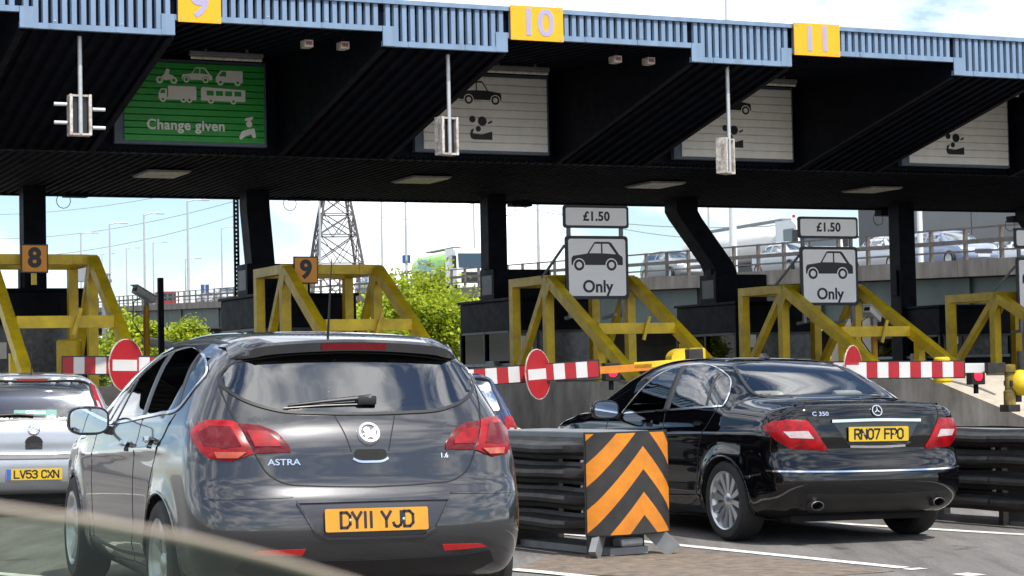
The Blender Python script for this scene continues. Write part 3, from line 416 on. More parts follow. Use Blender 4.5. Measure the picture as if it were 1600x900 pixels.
class CarShape:
    """length axis y (0 = rear bumper), x to the right, z up"""
    def __init__(s, sil, width, L, rear_bow, front_bow, belt, roofw, crown=.05, k_low=.12, k_up=.2, wheels=(), arch_r=.36, creases=()):
        s.L = L; s.rb = rear_bow; s.fb = front_bow; s.crown = crown; s.kl = k_low; s.ku = k_up
        s.wheels = wheels; s.arch_r = arch_r; s.creases = creases
        s.zw = np.array(width)         # (z, halfwidth) below belt
        s.belt = np.array(belt)        # (y, z of belt)
        s.roofw = np.array(roofw)      # (y, inward lean per metre above belt)
        poly = spline(sil, 10, True); g = .0075
        s.y0, s.z0, s.g = -.3, -.1, g
        ys = np.arange(s.y0, L+.3, g); zs = np.arange(s.z0, 1.9, g)
        Y, Z = np.meshgrid(ys, zs, indexing='ij'); s.D = poly_sd(Y.ravel(), Z.ravel(), poly).reshape(Y.shape)
        wy = spline(width, 8); s.zw = wy
    def look(s, y, z):
        a = np.clip((y-s.y0)/s.g, 0, s.D.shape[0]-1.001); b = np.clip((z-s.z0)/s.g, 0, s.D.shape[1]-1.001)
        i = a.astype(int); j = b.astype(int); fa = a-i; fb = b-j; D = s.D
        return (D[i, j]*(1-fa)+D[i+1, j]*fa)*(1-fb)+(D[i, j+1]*(1-fa)+D[i+1, j+1]*fa)*fb
    def f(s, x, y, z):
        ax = np.abs(x); u = np.clip(ax/.9, 0, 1.15)
        wr = np.clip(1-y/(s.L*.5), 0, 1); wf = np.clip(y/(s.L*.5)-1, 0, 1)
        wr = wr*wr*(3-2*wr); wf = wf*wf*(3-2*wf)
        yy = y-(s.rb[0]*u**2+s.rb[1]*u**5)*wr+(s.fb[0]*u**2+s.fb[1]*u**5)*wf
        zz = z+s.crown*u*u*np.clip((z-.75)/.4, 0, 1)
        dS = s.look(yy, zz)
        zb = np.interp(y, s.belt[:, 0], s.belt[:, 1]); ln = np.interp(y, s.roofw[:, 0], s.roofw[:, 1]); pl = np.interp(y, s.roofw[:, 0], s.roofw[:, 2])
        w = np.interp(np.minimum(z, zb), s.zw[:, 0], s.zw[:, 1])*pl
        h = np.maximum(z-zb, 0); w = w-ln*h-.28*h*h
        for (ya, za, yb_, zb_, amp, wid) in s.creases:
            zc = za+(zb_-za)*np.clip((y-ya)/(yb_-ya), 0, 1); m = np.clip(np.minimum(y-ya, yb_-y)/.25, 0, 1)
            w = w+amp*m*np.exp(-((z-zc)/wid)**2)
        for wy in s.wheels:
            rr = np.hypot(y-wy, z-.32); w = w+.016*np.exp(-((rr-s.arch_r-.01)/.055)**2)*(z < .9)
        dW = (ax-w)*.95
        k = np.where(z > 1.0, s.ku, s.kl)+0*x
        k = s.kl+(s.ku-s.kl)*np.clip((z-.85)/.3, 0, 1)
        hh = np.maximum(k-np.abs(dS-dW), 0)/k
        return np.maximum(dS, dW)+hh*hh*k*.25
    def cast(s, o, d, t0, t1, n=40):
        """first crossing from outside along rays o+t*d"""
        o = np.atleast_2d(o).astype(float); d = np.atleast_2d(d).astype(float)
        lo = np.full(len(o), float(t0)); hi = np.full(len(o), float(t1)); hit = np.zeros(len(o), bool)
        for t in np.linspace(t0, t1, n):
            p = o+d*t; ins = s.f(p[:, 0], p[:, 1], p[:, 2]) < 0
            new = ins & ~hit; hi[new] = t; hit |= ins; lo = np.where(hit, lo, t)
        for _ in range(18):
            m = .5*(lo+hi); p = o+d*m[:, None]; ins = s.f(p[:, 0], p[:, 1], p[:, 2]) < 0
            hi = np.where(ins, m, hi); lo = np.where(ins, lo, m)
        return o+d*hi[:, None], hit
    def normal(s, P, e=.006):
        x, y, z = P.T; g = np.stack([s.f(x+e, y, z)-s.f(x-e, y, z), s.f(x, y+e, z)-s.f(x, y-e, z), s.f(x, y, z+e)-s.f(x, y, z-e)], 1)
        return g/np.maximum(np.linalg.norm(g, axis=1), 1e-9)[:, None]
    def grid(s, y1, y2, zc, na=200, ne=56, nm=150):
        th = np.linspace(0, 2*np.pi, na, endpoint=False)
        rows = []
        e = np.tan(np.linspace(.012, 1.0, ne)*1.35)/np.tan(1.35)
        for q in e: a = math.atan(q*4.2); rows.append((y1, -math.cos(a), math.sin(a)))
        for y in np.linspace(y1, y2, nm): rows.append((y, 0., 1.))
        for q in e[::-1]: a = math.atan(q*4.2); rows.append((y2, math.cos(a), math.sin(a)))
        R_ = np.array(rows); nb = len(R_)
        o = np.zeros((nb, na, 3)); d = np.zeros((nb, na, 3))
        o[:, :, 1] = R_[:, :1]; o[:, :, 2] = zc
        d[:, :, 0] = R_[:, 2:3]*np.sin(th); d[:, :, 1] = R_[:, 1:2]; d[:, :, 2] = R_[:, 2:3]*np.cos(th)
        o = o.reshape(-1, 3); d = d.reshape(-1, 3)
        lo = np.zeros(len(o)); hi = np.full(len(o), 1.6)
        for _ in range(22):
            m = .5*(lo+hi); p = o+d*m[:, None]; ins = s.f(p[:, 0], p[:, 1], p[:, 2]) < 0
            lo = np.where(ins, m, lo); hi = np.where(ins, hi, m)
        V_ = o+d*hi[:, None]
        F_ = [(i*na+j, i*na+(j+1) % na, (i+1)*na+(j+1) % na, (i+1)*na+j) for i in range(nb-1) for j in range(na)]
        F_.append(tuple(range(na-1, -1, -1))); F_.append(tuple((nb-1)*na+j for j in range(na)))
        return V_, F_

def astra_shape():
    sil = [(.16, .27), (.05, .36), (.0, .48), (.005, .60), (.03, .68), (.065, .745), (.085, .83), (.105, .92), (.15, 1.02), (.215, 1.10), (.36, 1.29), (.45, 1.395), (.56, 1.455),
           (.8, 1.490), (1.3, 1.512), (1.8, 1.508), (2.3, 1.455), (2.65, 1.36), (3.05, 1.165), (3.38, 1.015), (3.8, .955), (4.15, .86), (4.33, .74), (4.41, .58), (4.40, .40), (4.3, .24), (3.9, .19), (2., .17), (.6, .2)]
    width = [(0, .80), (.2, .845), (.35, .877), (.55, .893), (.75, .897), (.88, .884), (1.0, .856), (1.2, .83), (1.6, .80)]
    belt = [(0, 1.04), (.8, 1.03), (2.2, .97), (3.2, .93), (4.4, .85)]
    roofw = [(0, .50, .915), (.35, .47, .962), (.9, .40, 1.), (1.8, .36, 1.), (2.6, .40, .995), (3.4, .5, .985), (4., .5, .95), (4.42, .5, .86)]
    return CarShape(sil, width, 4.42, (.08, .20), (.12, .30), belt, roofw, crown=.055, k_low=.10, k_up=.17, wheels=(.80, 3.485), arch_r=.355,
                    creases=[(.55, .93, 3.3, .78, .010, .028), (1.0, .40, 3.2, .30, .014, .05)])

def merc_shape():
    sil = [(.18, .24), (.05, .33), (.0, .46), (.01, .58), (.04, .66), (.055, .73), (.05, .82), (.06, .93), (.07, 1.02), (.10, 1.07), (.25, 1.078), (.5, 1.095), (.74, 1.118), (1.05, 1.25), (1.35, 1.375), (1.65, 1.43),
           (2.1, 1.447), (2.5, 1.42), (2.85, 1.33), (3.2, 1.17), (3.5, 1.01), (3.9, .955), (4.25, .86), (4.46, .74), (4.56, .58), (4.55, .40), (4.45, .24), (4.1, .19), (2., .17), (.6, .19)]
    width = [(0, .79), (.2, .825), (.35, .865), (.55, .883), (.75, .885), (.88, .874), (.98, .848), (1.2, .80), (1.6, .75)]
    belt = [(0, .99), (.8, 1.0), (2.2, .95), (3.2, .91), (4.4, .83)]
    roofw = [(0, .45, .93), (.4, .45, .97), (.9, .42, 1.), (1.8, .40, 1.), (2.6, .42, .995), (3.4, .5, .985), (4., .5, .95), (4.58, .5, .86)]
    return CarShape(sil, width, 4.58, (.07, .18), (.12, .30), belt, roofw, crown=.045, k_low=.09, k_up=.15, wheels=(.82, 3.58), arch_r=.345,
                    creases=[(.2, .86, 3.9, .74, .012, .03), (1.0, .36, 3.2, .30, .014, .05)])

def hatch_shape():
    sil = [(.12, .25), (.02, .34), (.0, .46), (.01, .58), (.05, .64), (.055, .75), (.07, .85), (.11, .95), (.20, 1.12), (.31, 1.32), (.30, 1.385), (.36, 1.405), (.7, 1.432), (1.2, 1.442), (1.7, 1.425), (2.05, 1.37), (2.4, 1.22), (2.8, 1.0), (3.2, .93), (3.55, .84), (3.75, .70), (3.82, .54), (3.80, .36), (3.7, .22), (3.3, .18), (1.8, .16), (.5, .19)]
    width = [(0, .74), (.2, .775), (.35, .805), (.55, .82), (.75, .823), (.88, .81), (1.0, .78), (1.2, .75), (1.6, .72)]
    belt = [(0, .96), (.8, .96), (2.2, .91), (3.8, .82)]
    roofw = [(0, .33, .94), (.35, .32, .975), (.9, .32, 1.), (1.7, .34, 1.), (2.4, .42, .99), (3.2, .5, .97), (3.82, .5, .86)]
    return CarShape(sil, width, 3.82, (.06, .13), (.12, .28), belt, roofw, crown=.045, k_low=.10, k_up=.13, wheels=(.62, 3.11), arch_r=.325)
def far_car_shape(kind):
    if kind == 'estate':
        sil = [(.1, .25), (0, .42), (.02, .62), (.06, .85), (.14, 1.0), (.42, 1.38), (.8, 1.47), (1.6, 1.49), (2.3, 1.44), (2.75, 1.28), (3.2, 1.02), (3.7, .93), (4.2, .80), (4.4, .55), (4.35, .25), (2., .17)]
    else:
        sil = [(.1, .25), (0, .42), (.02, .62), (.06, .93), (.2, 1.02), (.7, 1.06), (1.15, 1.30), (1.6, 1.42), (2.1, 1.44), (2.5, 1.38), (2.95, 1.18), (3.3, 1.0), (3.8, .92), (4.25, .80), (4.45, .55), (4.4, .25), (2., .17)]
    width = [(0, .78), (.3, .86), (.6, .885), (.85, .87), (.95, .84), (1.6, .76)]
    return CarShape(sil, width, 4.42, (.07, .16), (.12, .28), [(0, .96), (2.2, .93), (4.4, .82)], [(0, .42, .94), (.9, .40, 1.), (2.6, .42, 1.), (4.4, .5, .88)], k_low=.1, k_up=.15, wheels=(.85, 3.5), arch_r=.34)
# ---------------------------------------------------------------- car parts laid on the body surface
def resample(poly, step=.025, closed=True):
    out = []; P = [np.array(p, float) for p in poly]; n = len(P)
    for i in range(n if closed else n-1):
        a, b = P[i], P[(i+1) % n]; k = max(1, int(np.linalg.norm(b-a)/step))
        out += [a+(b-a)*j/k for j in range(k)]
    if not closed: out.append(P[-1])
    return np.array(out)
def onto(sh, q, mode):
    q = np.atleast_2d(np.array(q, float)); n = len(q); o = np.zeros((n, 3)); d = np.zeros((n, 3))
    if mode == 'rear': o[:, 0] = q[:, 0]; o[:, 2] = q[:, 1]; o[:, 1] = -.5; d[:, 1] = 1; T_ = 2.2
    elif mode == 'front': o[:, 0] = q[:, 0]; o[:, 2] = q[:, 1]; o[:, 1] = sh.L+.5; d[:, 1] = -1; T_ = 2.6
    elif mode == 'left': o[:, 1] = q[:, 0]; o[:, 2] = q[:, 1]; o[:, 0] = -1.4; d[:, 0] = 1; T_ = 1.35
    elif mode == 'right': o[:, 1] = q[:, 0]; o[:, 2] = q[:, 1]; o[:, 0] = 1.4; d[:, 0] = -1; T_ = 1.35
    else: o[:, 0] = q[:, 0]; o[:, 1] = q[:, 1]; o[:, 2] = 2.2; d[:, 2] = -1; T_ = 2.
    P, h = sh.cast(o, d, 0., T_, 90); return P, sh.normal(P)
def patch(sh, poly, mode, name, mat, parent, off=.004, rim=.012, step=.045, smooth_edge=False, bulge=0.):
    Q = spline(poly, 6, True) if smooth_edge else resample(poly); bm = bmesh.new(); vs = [bm.verts.new((p[0], p[1], 0)) for p in Q]; bm.faces.new(vs)
    lo, hi = Q.min(0), Q.max(0)
    for ax in (0, 1):
        for t in np.arange(lo[ax]+step*.5, hi[ax], step):
            no = (1, 0, 0) if ax == 0 else (0, 1, 0); co = (t, 0, 0) if ax == 0 else (0, t, 0)
            bmesh.ops.bisect_plane(bm, geom=list(bm.verts)+list(bm.edges)+list(bm.faces), plane_co=co, plane_no=no)
    bm.verts.ensure_lookup_table(); q = np.array([(v.co.x, v.co.y) for v in bm.verts]); P, nn = onto(sh, q, mode)
    if bulge: e = np.clip(-poly_sd(q[:, 0], q[:, 1], Q)/.05, 0, 1); off = off+bulge*(1-(1-e)**2)[:, None]
    for v, p in zip(bm.verts, P+nn*off): v.co = p
    if rim > 0:
        be = [e for e in bm.edges if e.is_boundary]; r = bmesh.ops.extrude_edge_only(bm, edges=be); nv = [g_ for g_ in r['geom'] if isinstance(g_, bmesh.types.BMVert)]
        co = np.array([v.co for v in nv]); n2 = sh.normal(co)
        for v, p in zip(nv, co-n2*rim): v.co = p
    mb = MB().bm(bm); return mb.build(name, mat, parent, 35)
def ribbon(sh, path, mode, width, name, mat, parent, off=.002, closed=False, smooth_path=True, thick=.004):
    Q = spline(path, 8, closed) if smooth_path else resample(path, .03, closed); P, nn = onto(sh, Q, mode); n = len(P); vs = []
    for i in range(n):
        t = P[(i+1) % n if closed else min(i+1, n-1)]-P[(i-1) % n if closed else max(i-1, 0)]; s_ = np.cross(t, nn[i]); s_ = s_/max(np.linalg.norm(s_), 1e-9)*width/2
        vs += [P[i]-s_+nn[i]*(off-thick), P[i]-s_*.8+nn[i]*off, P[i]+s_*.8+nn[i]*off, P[i]+s_+nn[i]*(off-thick)]
    fs = [(4*i+k, 4*i+k+1, 4*((i+1) % n)+k+1, 4*((i+1) % n)+k) for i in range(n if closed else n-1) for k in range(3)]
    return MB().add(vs, fs).build(name, mat, parent, 30)
def mirror(poly): return [(-a, b) for a, b in poly][::-1]
def lay_text(sh, body, size, q, name, mat, parent, sx=1., bold=0., depth=.0015, off=.003, space=1.):
    P, nn = onto(sh, [q], 'rear'); n = Vector(nn[0]); up = Vector((0, 0, 1)); x = up.cross(n)*-1; x = n.cross(up)*-1; x.normalize(); y = n.cross(x); o = text(body, size, name, mat, parent, (0, 0, 0), (0, 0, 0), depth, bold, 1, 'CENTER', space)
    m = Matrix((x, y, n)).transposed().to_4x4(); m.translation = Vector(P[0])+n*off; o.matrix_local = m @ Matrix.Diagonal((sx, 1, 1, 1)); return o
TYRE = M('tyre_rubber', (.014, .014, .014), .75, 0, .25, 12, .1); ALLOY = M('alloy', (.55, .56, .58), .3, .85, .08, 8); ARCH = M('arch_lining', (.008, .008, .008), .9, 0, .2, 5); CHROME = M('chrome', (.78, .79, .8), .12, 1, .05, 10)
TRIM = M('black_trim', (.012, .012, .013), .38, 0, .2, 7); GAP = M('panel_gap', (.004, .004, .004), .8, 0, 0); LINING = M('dark_lining', (.016, .016, .018), .9, 0, .2, 6); PLATE = M('plate_yellow', (.56, .38, .015), .35, 0, .06, 9, dirt=(.48, .31, .02)); PLATEO = M('plate_amber', (.60, .255, .01), .35, 0, .06, 9, dirt=(.5, .20, .015))
LAMP = M('tail_lamp_red', (.30, .002, .006), .3, 0, .3, 18, 0, .25, spec=.25, dirt=(.12, .001, .003)); LAMPD = M('tail_lamp_dark_red', (.11, .002, .005), .25, 0, .25, 24, 0, .35, spec=.25); LAMPW = M('tail_lamp_clear', (.42, .33, .34), .2, 0, .25, 40, 0, 1.); LAMPO = M('tail_lamp_amber', (.34, .045, .006), .2, 0, .2, 30, 0, 1.); REFL = M('reflector_red', (.40, .01, .012), .2, 0, .15, 60, 0, .6)
GLR = glass('car_glass_dark', (.30, .35, .35), 1., 2.35); GLS = glass('car_glass_side', (.42, .50, .48), 1.); GLM = glass('car_glass_clear', (.84, .90, .90), 1., 2.2)
def wheel(parent, x, y, r, rim_r, spokes, side, style=1):
    w = .21; t = MB(); pr = [(rim_r-.01, -w*.42), (rim_r+.015, -w*.5), (r-.03, -w*.5), (r-.008, -w*.42), (r, -w*.3), (r, w*.3), (r-.008, w*.42), (r-.03, w*.5), (rim_r+.015, w*.5), (rim_r-.01, w*.42)]
    t.lathe(pr, 44, 'x'); o = t.build('wheel', TYRE, parent, 35); o.location = (x, y, r)
    s = side; q = MB(); q.lathe([(rim_r-.035, s*-.04), (rim_r-.02, s*.07), (rim_r-.004, s*.098), (rim_r+.004, s*.104), (rim_r+.006, s*.09)], 44, 'x'); q.build('rim', ALLOY, o, 35)
    h = MB(); h.lathe([(0, s*.085), (.03, s*.085), (.055, s*.075), (.07, s*.06), (.075, s*.03)], 24, 'x'); h.build('hub', ALLOY, o, 35)
    for k in range(spokes):
        a = 2*math.pi*(k+.25)/spokes; ca, sa = math.cos(a), math.sin(a); P = []; w0, w1 = (.024, .040) if spokes < 8 else (.013, .027)
        for rr, ww, xx in ((.045, w0, .072), (rim_r*.55, (w0+w1)*.5, .078), (rim_r-.008, w1, .092)):
            for sg in (-1, 1): P.append((s*xx, rr*ca-sg*ww*sa, rr*sa+sg*ww*ca)); P.append((s*(xx-.03), rr*ca-sg*ww*1.15*sa, rr*sa+sg*ww*1.15*ca))
        MB().add(P, [(0, 2, 6, 4), (4, 6, 10, 8), (0, 4, 5, 1), (4, 8, 9, 5), (2, 3, 7, 6), (6, 7, 11, 10)]).build('spoke', ALLOY, o, 25)
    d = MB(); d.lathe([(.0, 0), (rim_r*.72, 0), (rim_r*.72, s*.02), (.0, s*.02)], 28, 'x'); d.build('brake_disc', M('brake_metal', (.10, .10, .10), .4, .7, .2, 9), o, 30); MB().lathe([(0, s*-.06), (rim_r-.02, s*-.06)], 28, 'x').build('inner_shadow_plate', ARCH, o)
    return o
def inpoly(px, pz, poly): return poly_sd(px, pz, np.array(poly)) < 0
def car_body(sh, root, paint, y1, y2, zc, cuts, r_tyre, res=(200, 56, 150), lining=LINING):
    Vv, Ff = sh.grid(y1, y2, zc, *res); Fq = np.array([f for f in Ff if len(f) == 4]); caps = [f for f in Ff if len(f) != 4]; c = Vv[Fq].mean(1); kill = np.zeros(len(Fq), bool)
    for wy in sh.wheels: kill |= (np.hypot(c[:, 1]-wy, c[:, 2]-r_tyre) < sh.arch_r) & (np.abs(c[:, 0]) > .45)
    kw = kill.copy()
    for poly, mode in cuts:
        if mode in ('rear', 'front'): m = inpoly(c[:, 0], c[:, 2], poly) & ((c[:, 1] < sh.L*.45) if mode == 'rear' else (c[:, 1] > sh.L*.45)) & (c[:, 2] > .8)
        else: m = inpoly(c[:, 1], c[:, 2], poly) & (np.abs(c[:, 0]) > .4) & ((c[:, 0] < 0) if mode == 'left' else (c[:, 0] > 0))
        kw |= m
    mb = MB(); mb.add(Vv, [tuple(f) for f in Fq[~kw]]+caps); b = mb.build('body', paint, root, 50)
    nn = sh.normal(Vv); Vi = Vv-nn*.025; mb = MB(); keep = ~kw & (c[:, 2] > .5); mb.add(Vi, [tuple(f[::-1]) for f in Fq[keep]]); mb.build('lining', lining, root, 50)
    for wy in sh.wheels:
        for sg in (-1, 1):
            mb = MB(); n = 26; vs = []
            for k in range(n+1):
                a = math.pi*(-.12+1.24*k/n); yy, zz = wy+math.cos(a)*(sh.arch_r+.004), r_tyre+math.sin(a)*(sh.arch_r+.004); P, _ = onto(sh, [(yy, zz)], 'left'); xo = -P[0][0]; vs += [(sg*(xo-.002), yy, zz), (sg*.5, yy, zz)]
            mb.add(vs, [(2*k, 2*k+1, 2*k+3, 2*k+2) for k in range(n)]); mb.build('arch_liner', ARCH, root)
            mb = MB(); mb.tube([(vs[2*k][0], vs[2*k][1], vs[2*k][2]) for k in range(n+1)], .009, 6); mb.build('arch_lip', paint, root, True)
    return b
def seats(root, ys, mat, w=.5, h=.98, hr=True, n=2):
    for y in ys:
        for x in ((-.36, .36) if n == 2 else (-.42, 0, .42)):
            s_ = MB().box(x-w/2+.02, x+w/2-.02, y-.02, y+.42, .42, .58, .06).build('seat', mat, root, True); b_ = MB().box(x-w/2, x+w/2, -.07, .07, 0, h-.52, .06).build('backrest', mat, root, True); b_.location = (0, y, .5); b_.rotation_euler = (R(14), 0, 0)
            if hr: e = MB().box(x-.13, x+.13, -.05, .05, h-.49, h-.31, .045).build('headrest', mat, b_, True)
GLY = {'D': [[(0, 0), (0, 8), (3.2, 8), (5, 6.2), (5, 1.8), (3.2, 0), (0, 0)]], 'Y': [[(0, 8), (2.5, 4), (5, 8)], [(2.5, 4), (2.5, 0)]], '1': [[(2.5, 0), (2.5, 8)]], 'J': [[(.2, 2), (.7, .7), (1.8, 0), (3, 0), (4.2, .8), (4.6, 2), (4.6, 8)]], 'R': [[(0, 0), (0, 8), (3.6, 8), (5, 6.8), (5, 5.2), (3.6, 4), (0, 4)], [(2.8, 4), (5, 0)]], 'N': [[(0, 0), (0, 8), (5, 0), (5, 8)]],
 '0': [[(1.5, 0), (0, 1.6), (0, 6.4), (1.5, 8), (3.5, 8), (5, 6.4), (5, 1.6), (3.5, 0), (1.5, 0)]], '7': [[(0, 8), (5, 8), (1.8, 0)]], 'F': [[(0, 0), (0, 8), (5, 8)], [(0, 4.2), (4, 4.2)]], 'P': [[(0, 0), (0, 8), (3.6, 8), (5, 6.8), (5, 5), (3.6, 3.8), (0, 3.8)]], 'L': [[(0, 8), (0, 0), (5, 0)]], 'V': [[(0, 8), (2.5, 0), (5, 8)]], '5': [[(4.6, 8), (.4, 8), (.2, 4.4), (1.5, 5), (3.4, 5), (5, 3.8), (5, 1.6), (3.6, 0), (1.4, 0), (0, 1.4)]],
 '3': [[(0, 6.8), (1.4, 8), (3.6, 8), (4.8, 6.8), (4.8, 5.4), (3.6, 4.3), (2, 4.3)], [(3.6, 4.3), (5, 3), (5, 1.4), (3.6, 0), (1.4, 0), (0, 1.3)]], 'C': [[(5, 6.2), (3.6, 8), (1.4, 8), (0, 6.4), (0, 1.6), (1.4, 0), (3.6, 0), (5, 1.8)]], 'X': [[(0, 0), (5, 8)], [(0, 8), (5, 0)]]}
GLY['O'] = GLY['0']
def plate_text(txt, e, dx=0., sc=1.):
    u = .065/8*sc; hw = .0064*sc; adv = [.026 if c == '1' else (.030 if c == ' ' else .0505) for c in txt]; x = -sum(adv)*sc/2+dx
    for c, a in zip(txt, adv):
        q = MB()
        for line in GLY.get(c, []):
            off = x+(a*sc-5*u)/2
            for (ax, az), (bx, bz) in zip(line, line[1:]):
                A_ = Vector((off+ax*u, az*u-4*u)); B__ = Vector((off+bx*u, bz*u-4*u)); d = (B__-A_).normalized(); n_ = Vector((-d.y, d.x))*hw; A_ = A_-d*hw*.7; B__ = B__+d*hw*.7
                q.add([(p_.x, -.0052, p_.y) for p_ in (A_-n_, B__-n_, B__+n_, A_+n_)], [(0, 1, 2, 3)])
        if q.v: q.build('plate_character', INK, e)
        x += a*sc
def plate(root, sh, x, y, z, tilt, txt, mat, blue=False, yaw=0., tw=1.):
    e = MB().prism(rrect(.52, .111, .01), -.004, .004).build('number_plate', mat, root); e.location = (x, y, z); e.rotation_euler = (-tilt, 0, yaw); t = plate_text(txt, e, .02 if blue else 0., 1.12*tw) if txt else None
    if blue: MB().box(-.258, -.215, -.0055, -.0042, -.053, .053).build('blue_band', M('plate_blue', (.02, .10, .42), .4, 0, 0), e)
    for sx in (-.135, .135): MB().lathe([(0, -.007), (.007, -.006), (.008, -.004)], 10, 'y', (sx, 0, 0)).build('screw', STEEL, e)
    return e
def door_mirror(root, x, y, z, paint, side, gl):
    m = MB(); n = 14; P = []
    bm = bmesh.new(); bmesh.ops.create_uvsphere(bm, u_segments=20, v_segments=12, radius=1)
    for v in bm.verts:
        c = v.co; c.x, c.y, c.z = math.copysign(abs(c.x)**.7, c.x)*.125, (max(c.y, -.25))*.10, math.copysign(abs(c.z)**.75, c.z)*.085
    m.bm(bm); o = m.build('door_mirror', paint, root, True); o.location = (x, y, z); MB().prism([(a*.105, b*.068) for a, b in rrect(2, 2, .6)], -.03, -.027).build('mirror_glass', M('mirror_silver', (.8, .85, .9), .02, 1, 0), o); MB().prism([(a*.116, b*.077) for a, b in rrect(2, 2, .6)], -.027, -.02).build('mirror_bezel', TRIM, o)
    MB().beam((-side*.1, .01, -.05), (-side*.24, .02, -.10), .05, .05).build('mirror_stalk', TRIM, o); return o
def place(root, X, Y, phi, zs=1.): root.location = (X, Y, gz(X)); root.rotation_mode = 'QUATERNION'; t = math.atan(.0175); root.rotation_quaternion = (Matrix.Rotation(t, 3, 'Y') @ Matrix.Rotation(R(phi), 3, 'Z')).to_quaternion(); root.scale = (1, 1, zs)

# ================================================================ grey hatchback (near, centre left)
GREYM = M('grey_metallic_paint', (.024, .0245, .028), .32, .5, 0, 3, 0, 1., spec=.4, coat_ior=1.65)
A = astra_shape(); ca = thing('grey_hatchback', 'dark grey five door hatchback seen from behind, plate DY11 YJD', 'car')
RG = [(-.665, 1.245), (-.60, 1.165), (-.43, 1.10), (-.2, 1.083), (0, 1.08), (.2, 1.083), (.43, 1.10), (.60, 1.165), (.665, 1.245), (.60, 1.325), (.43, 1.362), (.15, 1.384), (-.15, 1.384), (-.43, 1.362), (-.60, 1.325)]
SW = [(2.52, .995), (2.30, 1.22), (2.0, 1.345), (1.72, 1.40), (1.35, 1.425), (.95, 1.39), (.72, 1.34), (.60, 1.275), (.66, 1.18), (.74, 1.11), (1.1, 1.075), (1.5, 1.05), (2.1, 1.012)]
WS = [(-.66, 1.03), (-.52, 1.40), (0, 1.435), (.52, 1.40), (.66, 1.03), (0, 1.045)]
cuts = [(RG, 'rear'), (SW, 'left'), (SW, 'right'), (WS, 'front')]
car_body(A, ca, GREYM, .95, 3.5, .62, cuts, .325)
patch(A, RG, 'rear', 'rear_window', GLR, ca, .004, .0, .05); ribbon(A, RG, 'rear', .02, 'window_seal', TRIM, ca, .006, True); ribbon(A, [(a*.955, 1.235+(b-1.235)*.9) for a, b in RG], 'rear', .05, 'ceramic_band', TRIM, ca, .0015, True)
patch(A, WS, 'front', 'windscreen', GLS, ca, .003, .0, .08); ribbon(A, WS, 'front', .03, 'windscreen_seal', TRIM, ca, .006, True)
for md in ('left', 'right'):
    patch(A, SW, md, 'side_window', GLS, ca, .003, .0, .06); ribbon(A, SW[:9], md, .014, 'chrome_trim', CHROME, ca, .008); ribbon(A, SW[8:]+SW[:1], md, .02, 'chrome_waist_trim', CHROME, ca, .008)
    ribbon(A, [(1.50, 1.05), (1.58, 1.2), (1.66, 1.40)], md, .10, 'pillar', TRIM, ca, .006, False, True); ribbon(A, [(.76, 1.10), (.84, 1.22), (.93, 1.385)], md, .05, 'pillar', TRIM, ca, .006); ribbon(A, [(2.28, 1.005), (2.24, 1.1), (2.2, 1.255)], md, .04, 'pillar', TRIM, ca, .006)
    ribbon(A, [(1.52, 1.04), (1.50, .9), (1.52, .6), (1.56, .35), (1.62, .27)], md, .009, 'door_gap', GAP, ca, .0015); ribbon(A, [(.76, 1.08), (.86, .98), (.98, .82), (1.10, .62), (1.14, .42), (1.2, .30), (1.62, .27), (2.7, .27), (2.84, .36), (2.84, .75), (2.80, .95)], md, .009, 'door_gap', GAP, ca, .0015)
    for y, z in ((1.72, .895), (.99+.12, .93)): ribbon(A, [(y-.11, z), (y, z+.008), (y+.11, z)], md, .030, 'door_handle', GREYM, ca, .030, thick=.024); patch(A, [(p[0]+y, p[1]+z-.012) for p in rrect(.12, .045, .02)], md, 'handle_recess', GAP, ca, .001, 0)
    ribbon(A, [(1.15, .335), (2., .30), (2.9, .305)], md, .03, 'sill_strip', TRIM, ca, .004)
# tail lamps: a body half and a tailgate half each
for f_ in (lambda p: p, mirror):
    o = patch(A, f_([(-.818, 1.00), (-.79, 1.035), (-.745, 1.055), (-.655, 1.05), (-.63, 1.042), (-.568, .895), (-.67, .858), (-.76, .868), (-.80, .902), (-.82, .955)]), 'rear', 'tail_lamp', LAMP, ca, .008, .02, .04, False, .012)
    patch(A, f_([(-.79, .985), (-.74, 1.02), (-.66, 1.015), (-.62, .925), (-.70, .915), (-.77, .93)]), 'rear', 'lamp_reflector', LAMPD, o, .0215, .004, .03); patch(A, f_([(-.74, .90), (-.60, .90), (-.64, .872), (-.73, .872)]), 'rear', 'amber_lens', LAMPO, o, .0185, .004, .03)
    o = patch(A, f_([(-.622, 1.037), (-.528, 1.028), (-.452, .995), (-.40, .93), (-.395, .90), (-.56, .895)]), 'rear', 'tailgate_lamp', LAMPD, ca, .008, .02, .04, False, .010); patch(A, f_([(-.59, 1.0), (-.50, .995), (-.45, .95), (-.44, .925), (-.56, .925)]), 'rear', 'lamp_reflector', LAMP, o, .019, .004, .03)
    ribbon(A, f_([(-.565, .893), (-.51, .80), (-.43, .752), (-.30, .738), (0, .728)])[::1], 'rear', .008, 'tailgate_gap', GAP, ca, .002); ribbon(A, f_([(-.63, 1.045), (-.655, 1.12), (-.672, 1.22)]), 'rear', .009, 'tailgate_gap', GAP, ca, .002)
    ribbon(A, f_([(-.155, 1.073), (-.12, .985), (-.095, .90)]), 'rear', .007, 'panel_crease', GAP, ca, .0012); patch(A, f_([(-.345, .442), (-.56, .437), (-.60, .418), (-.36, .410)][::-1]), 'rear', 'bumper_reflector', REFL, ca, .004, .01)
    ribbon(A, f_([(-.80, .68), (-.55, .685), (-.40, .69)]), 'rear', .010, 'bumper_crease', GREYM, ca, .004)
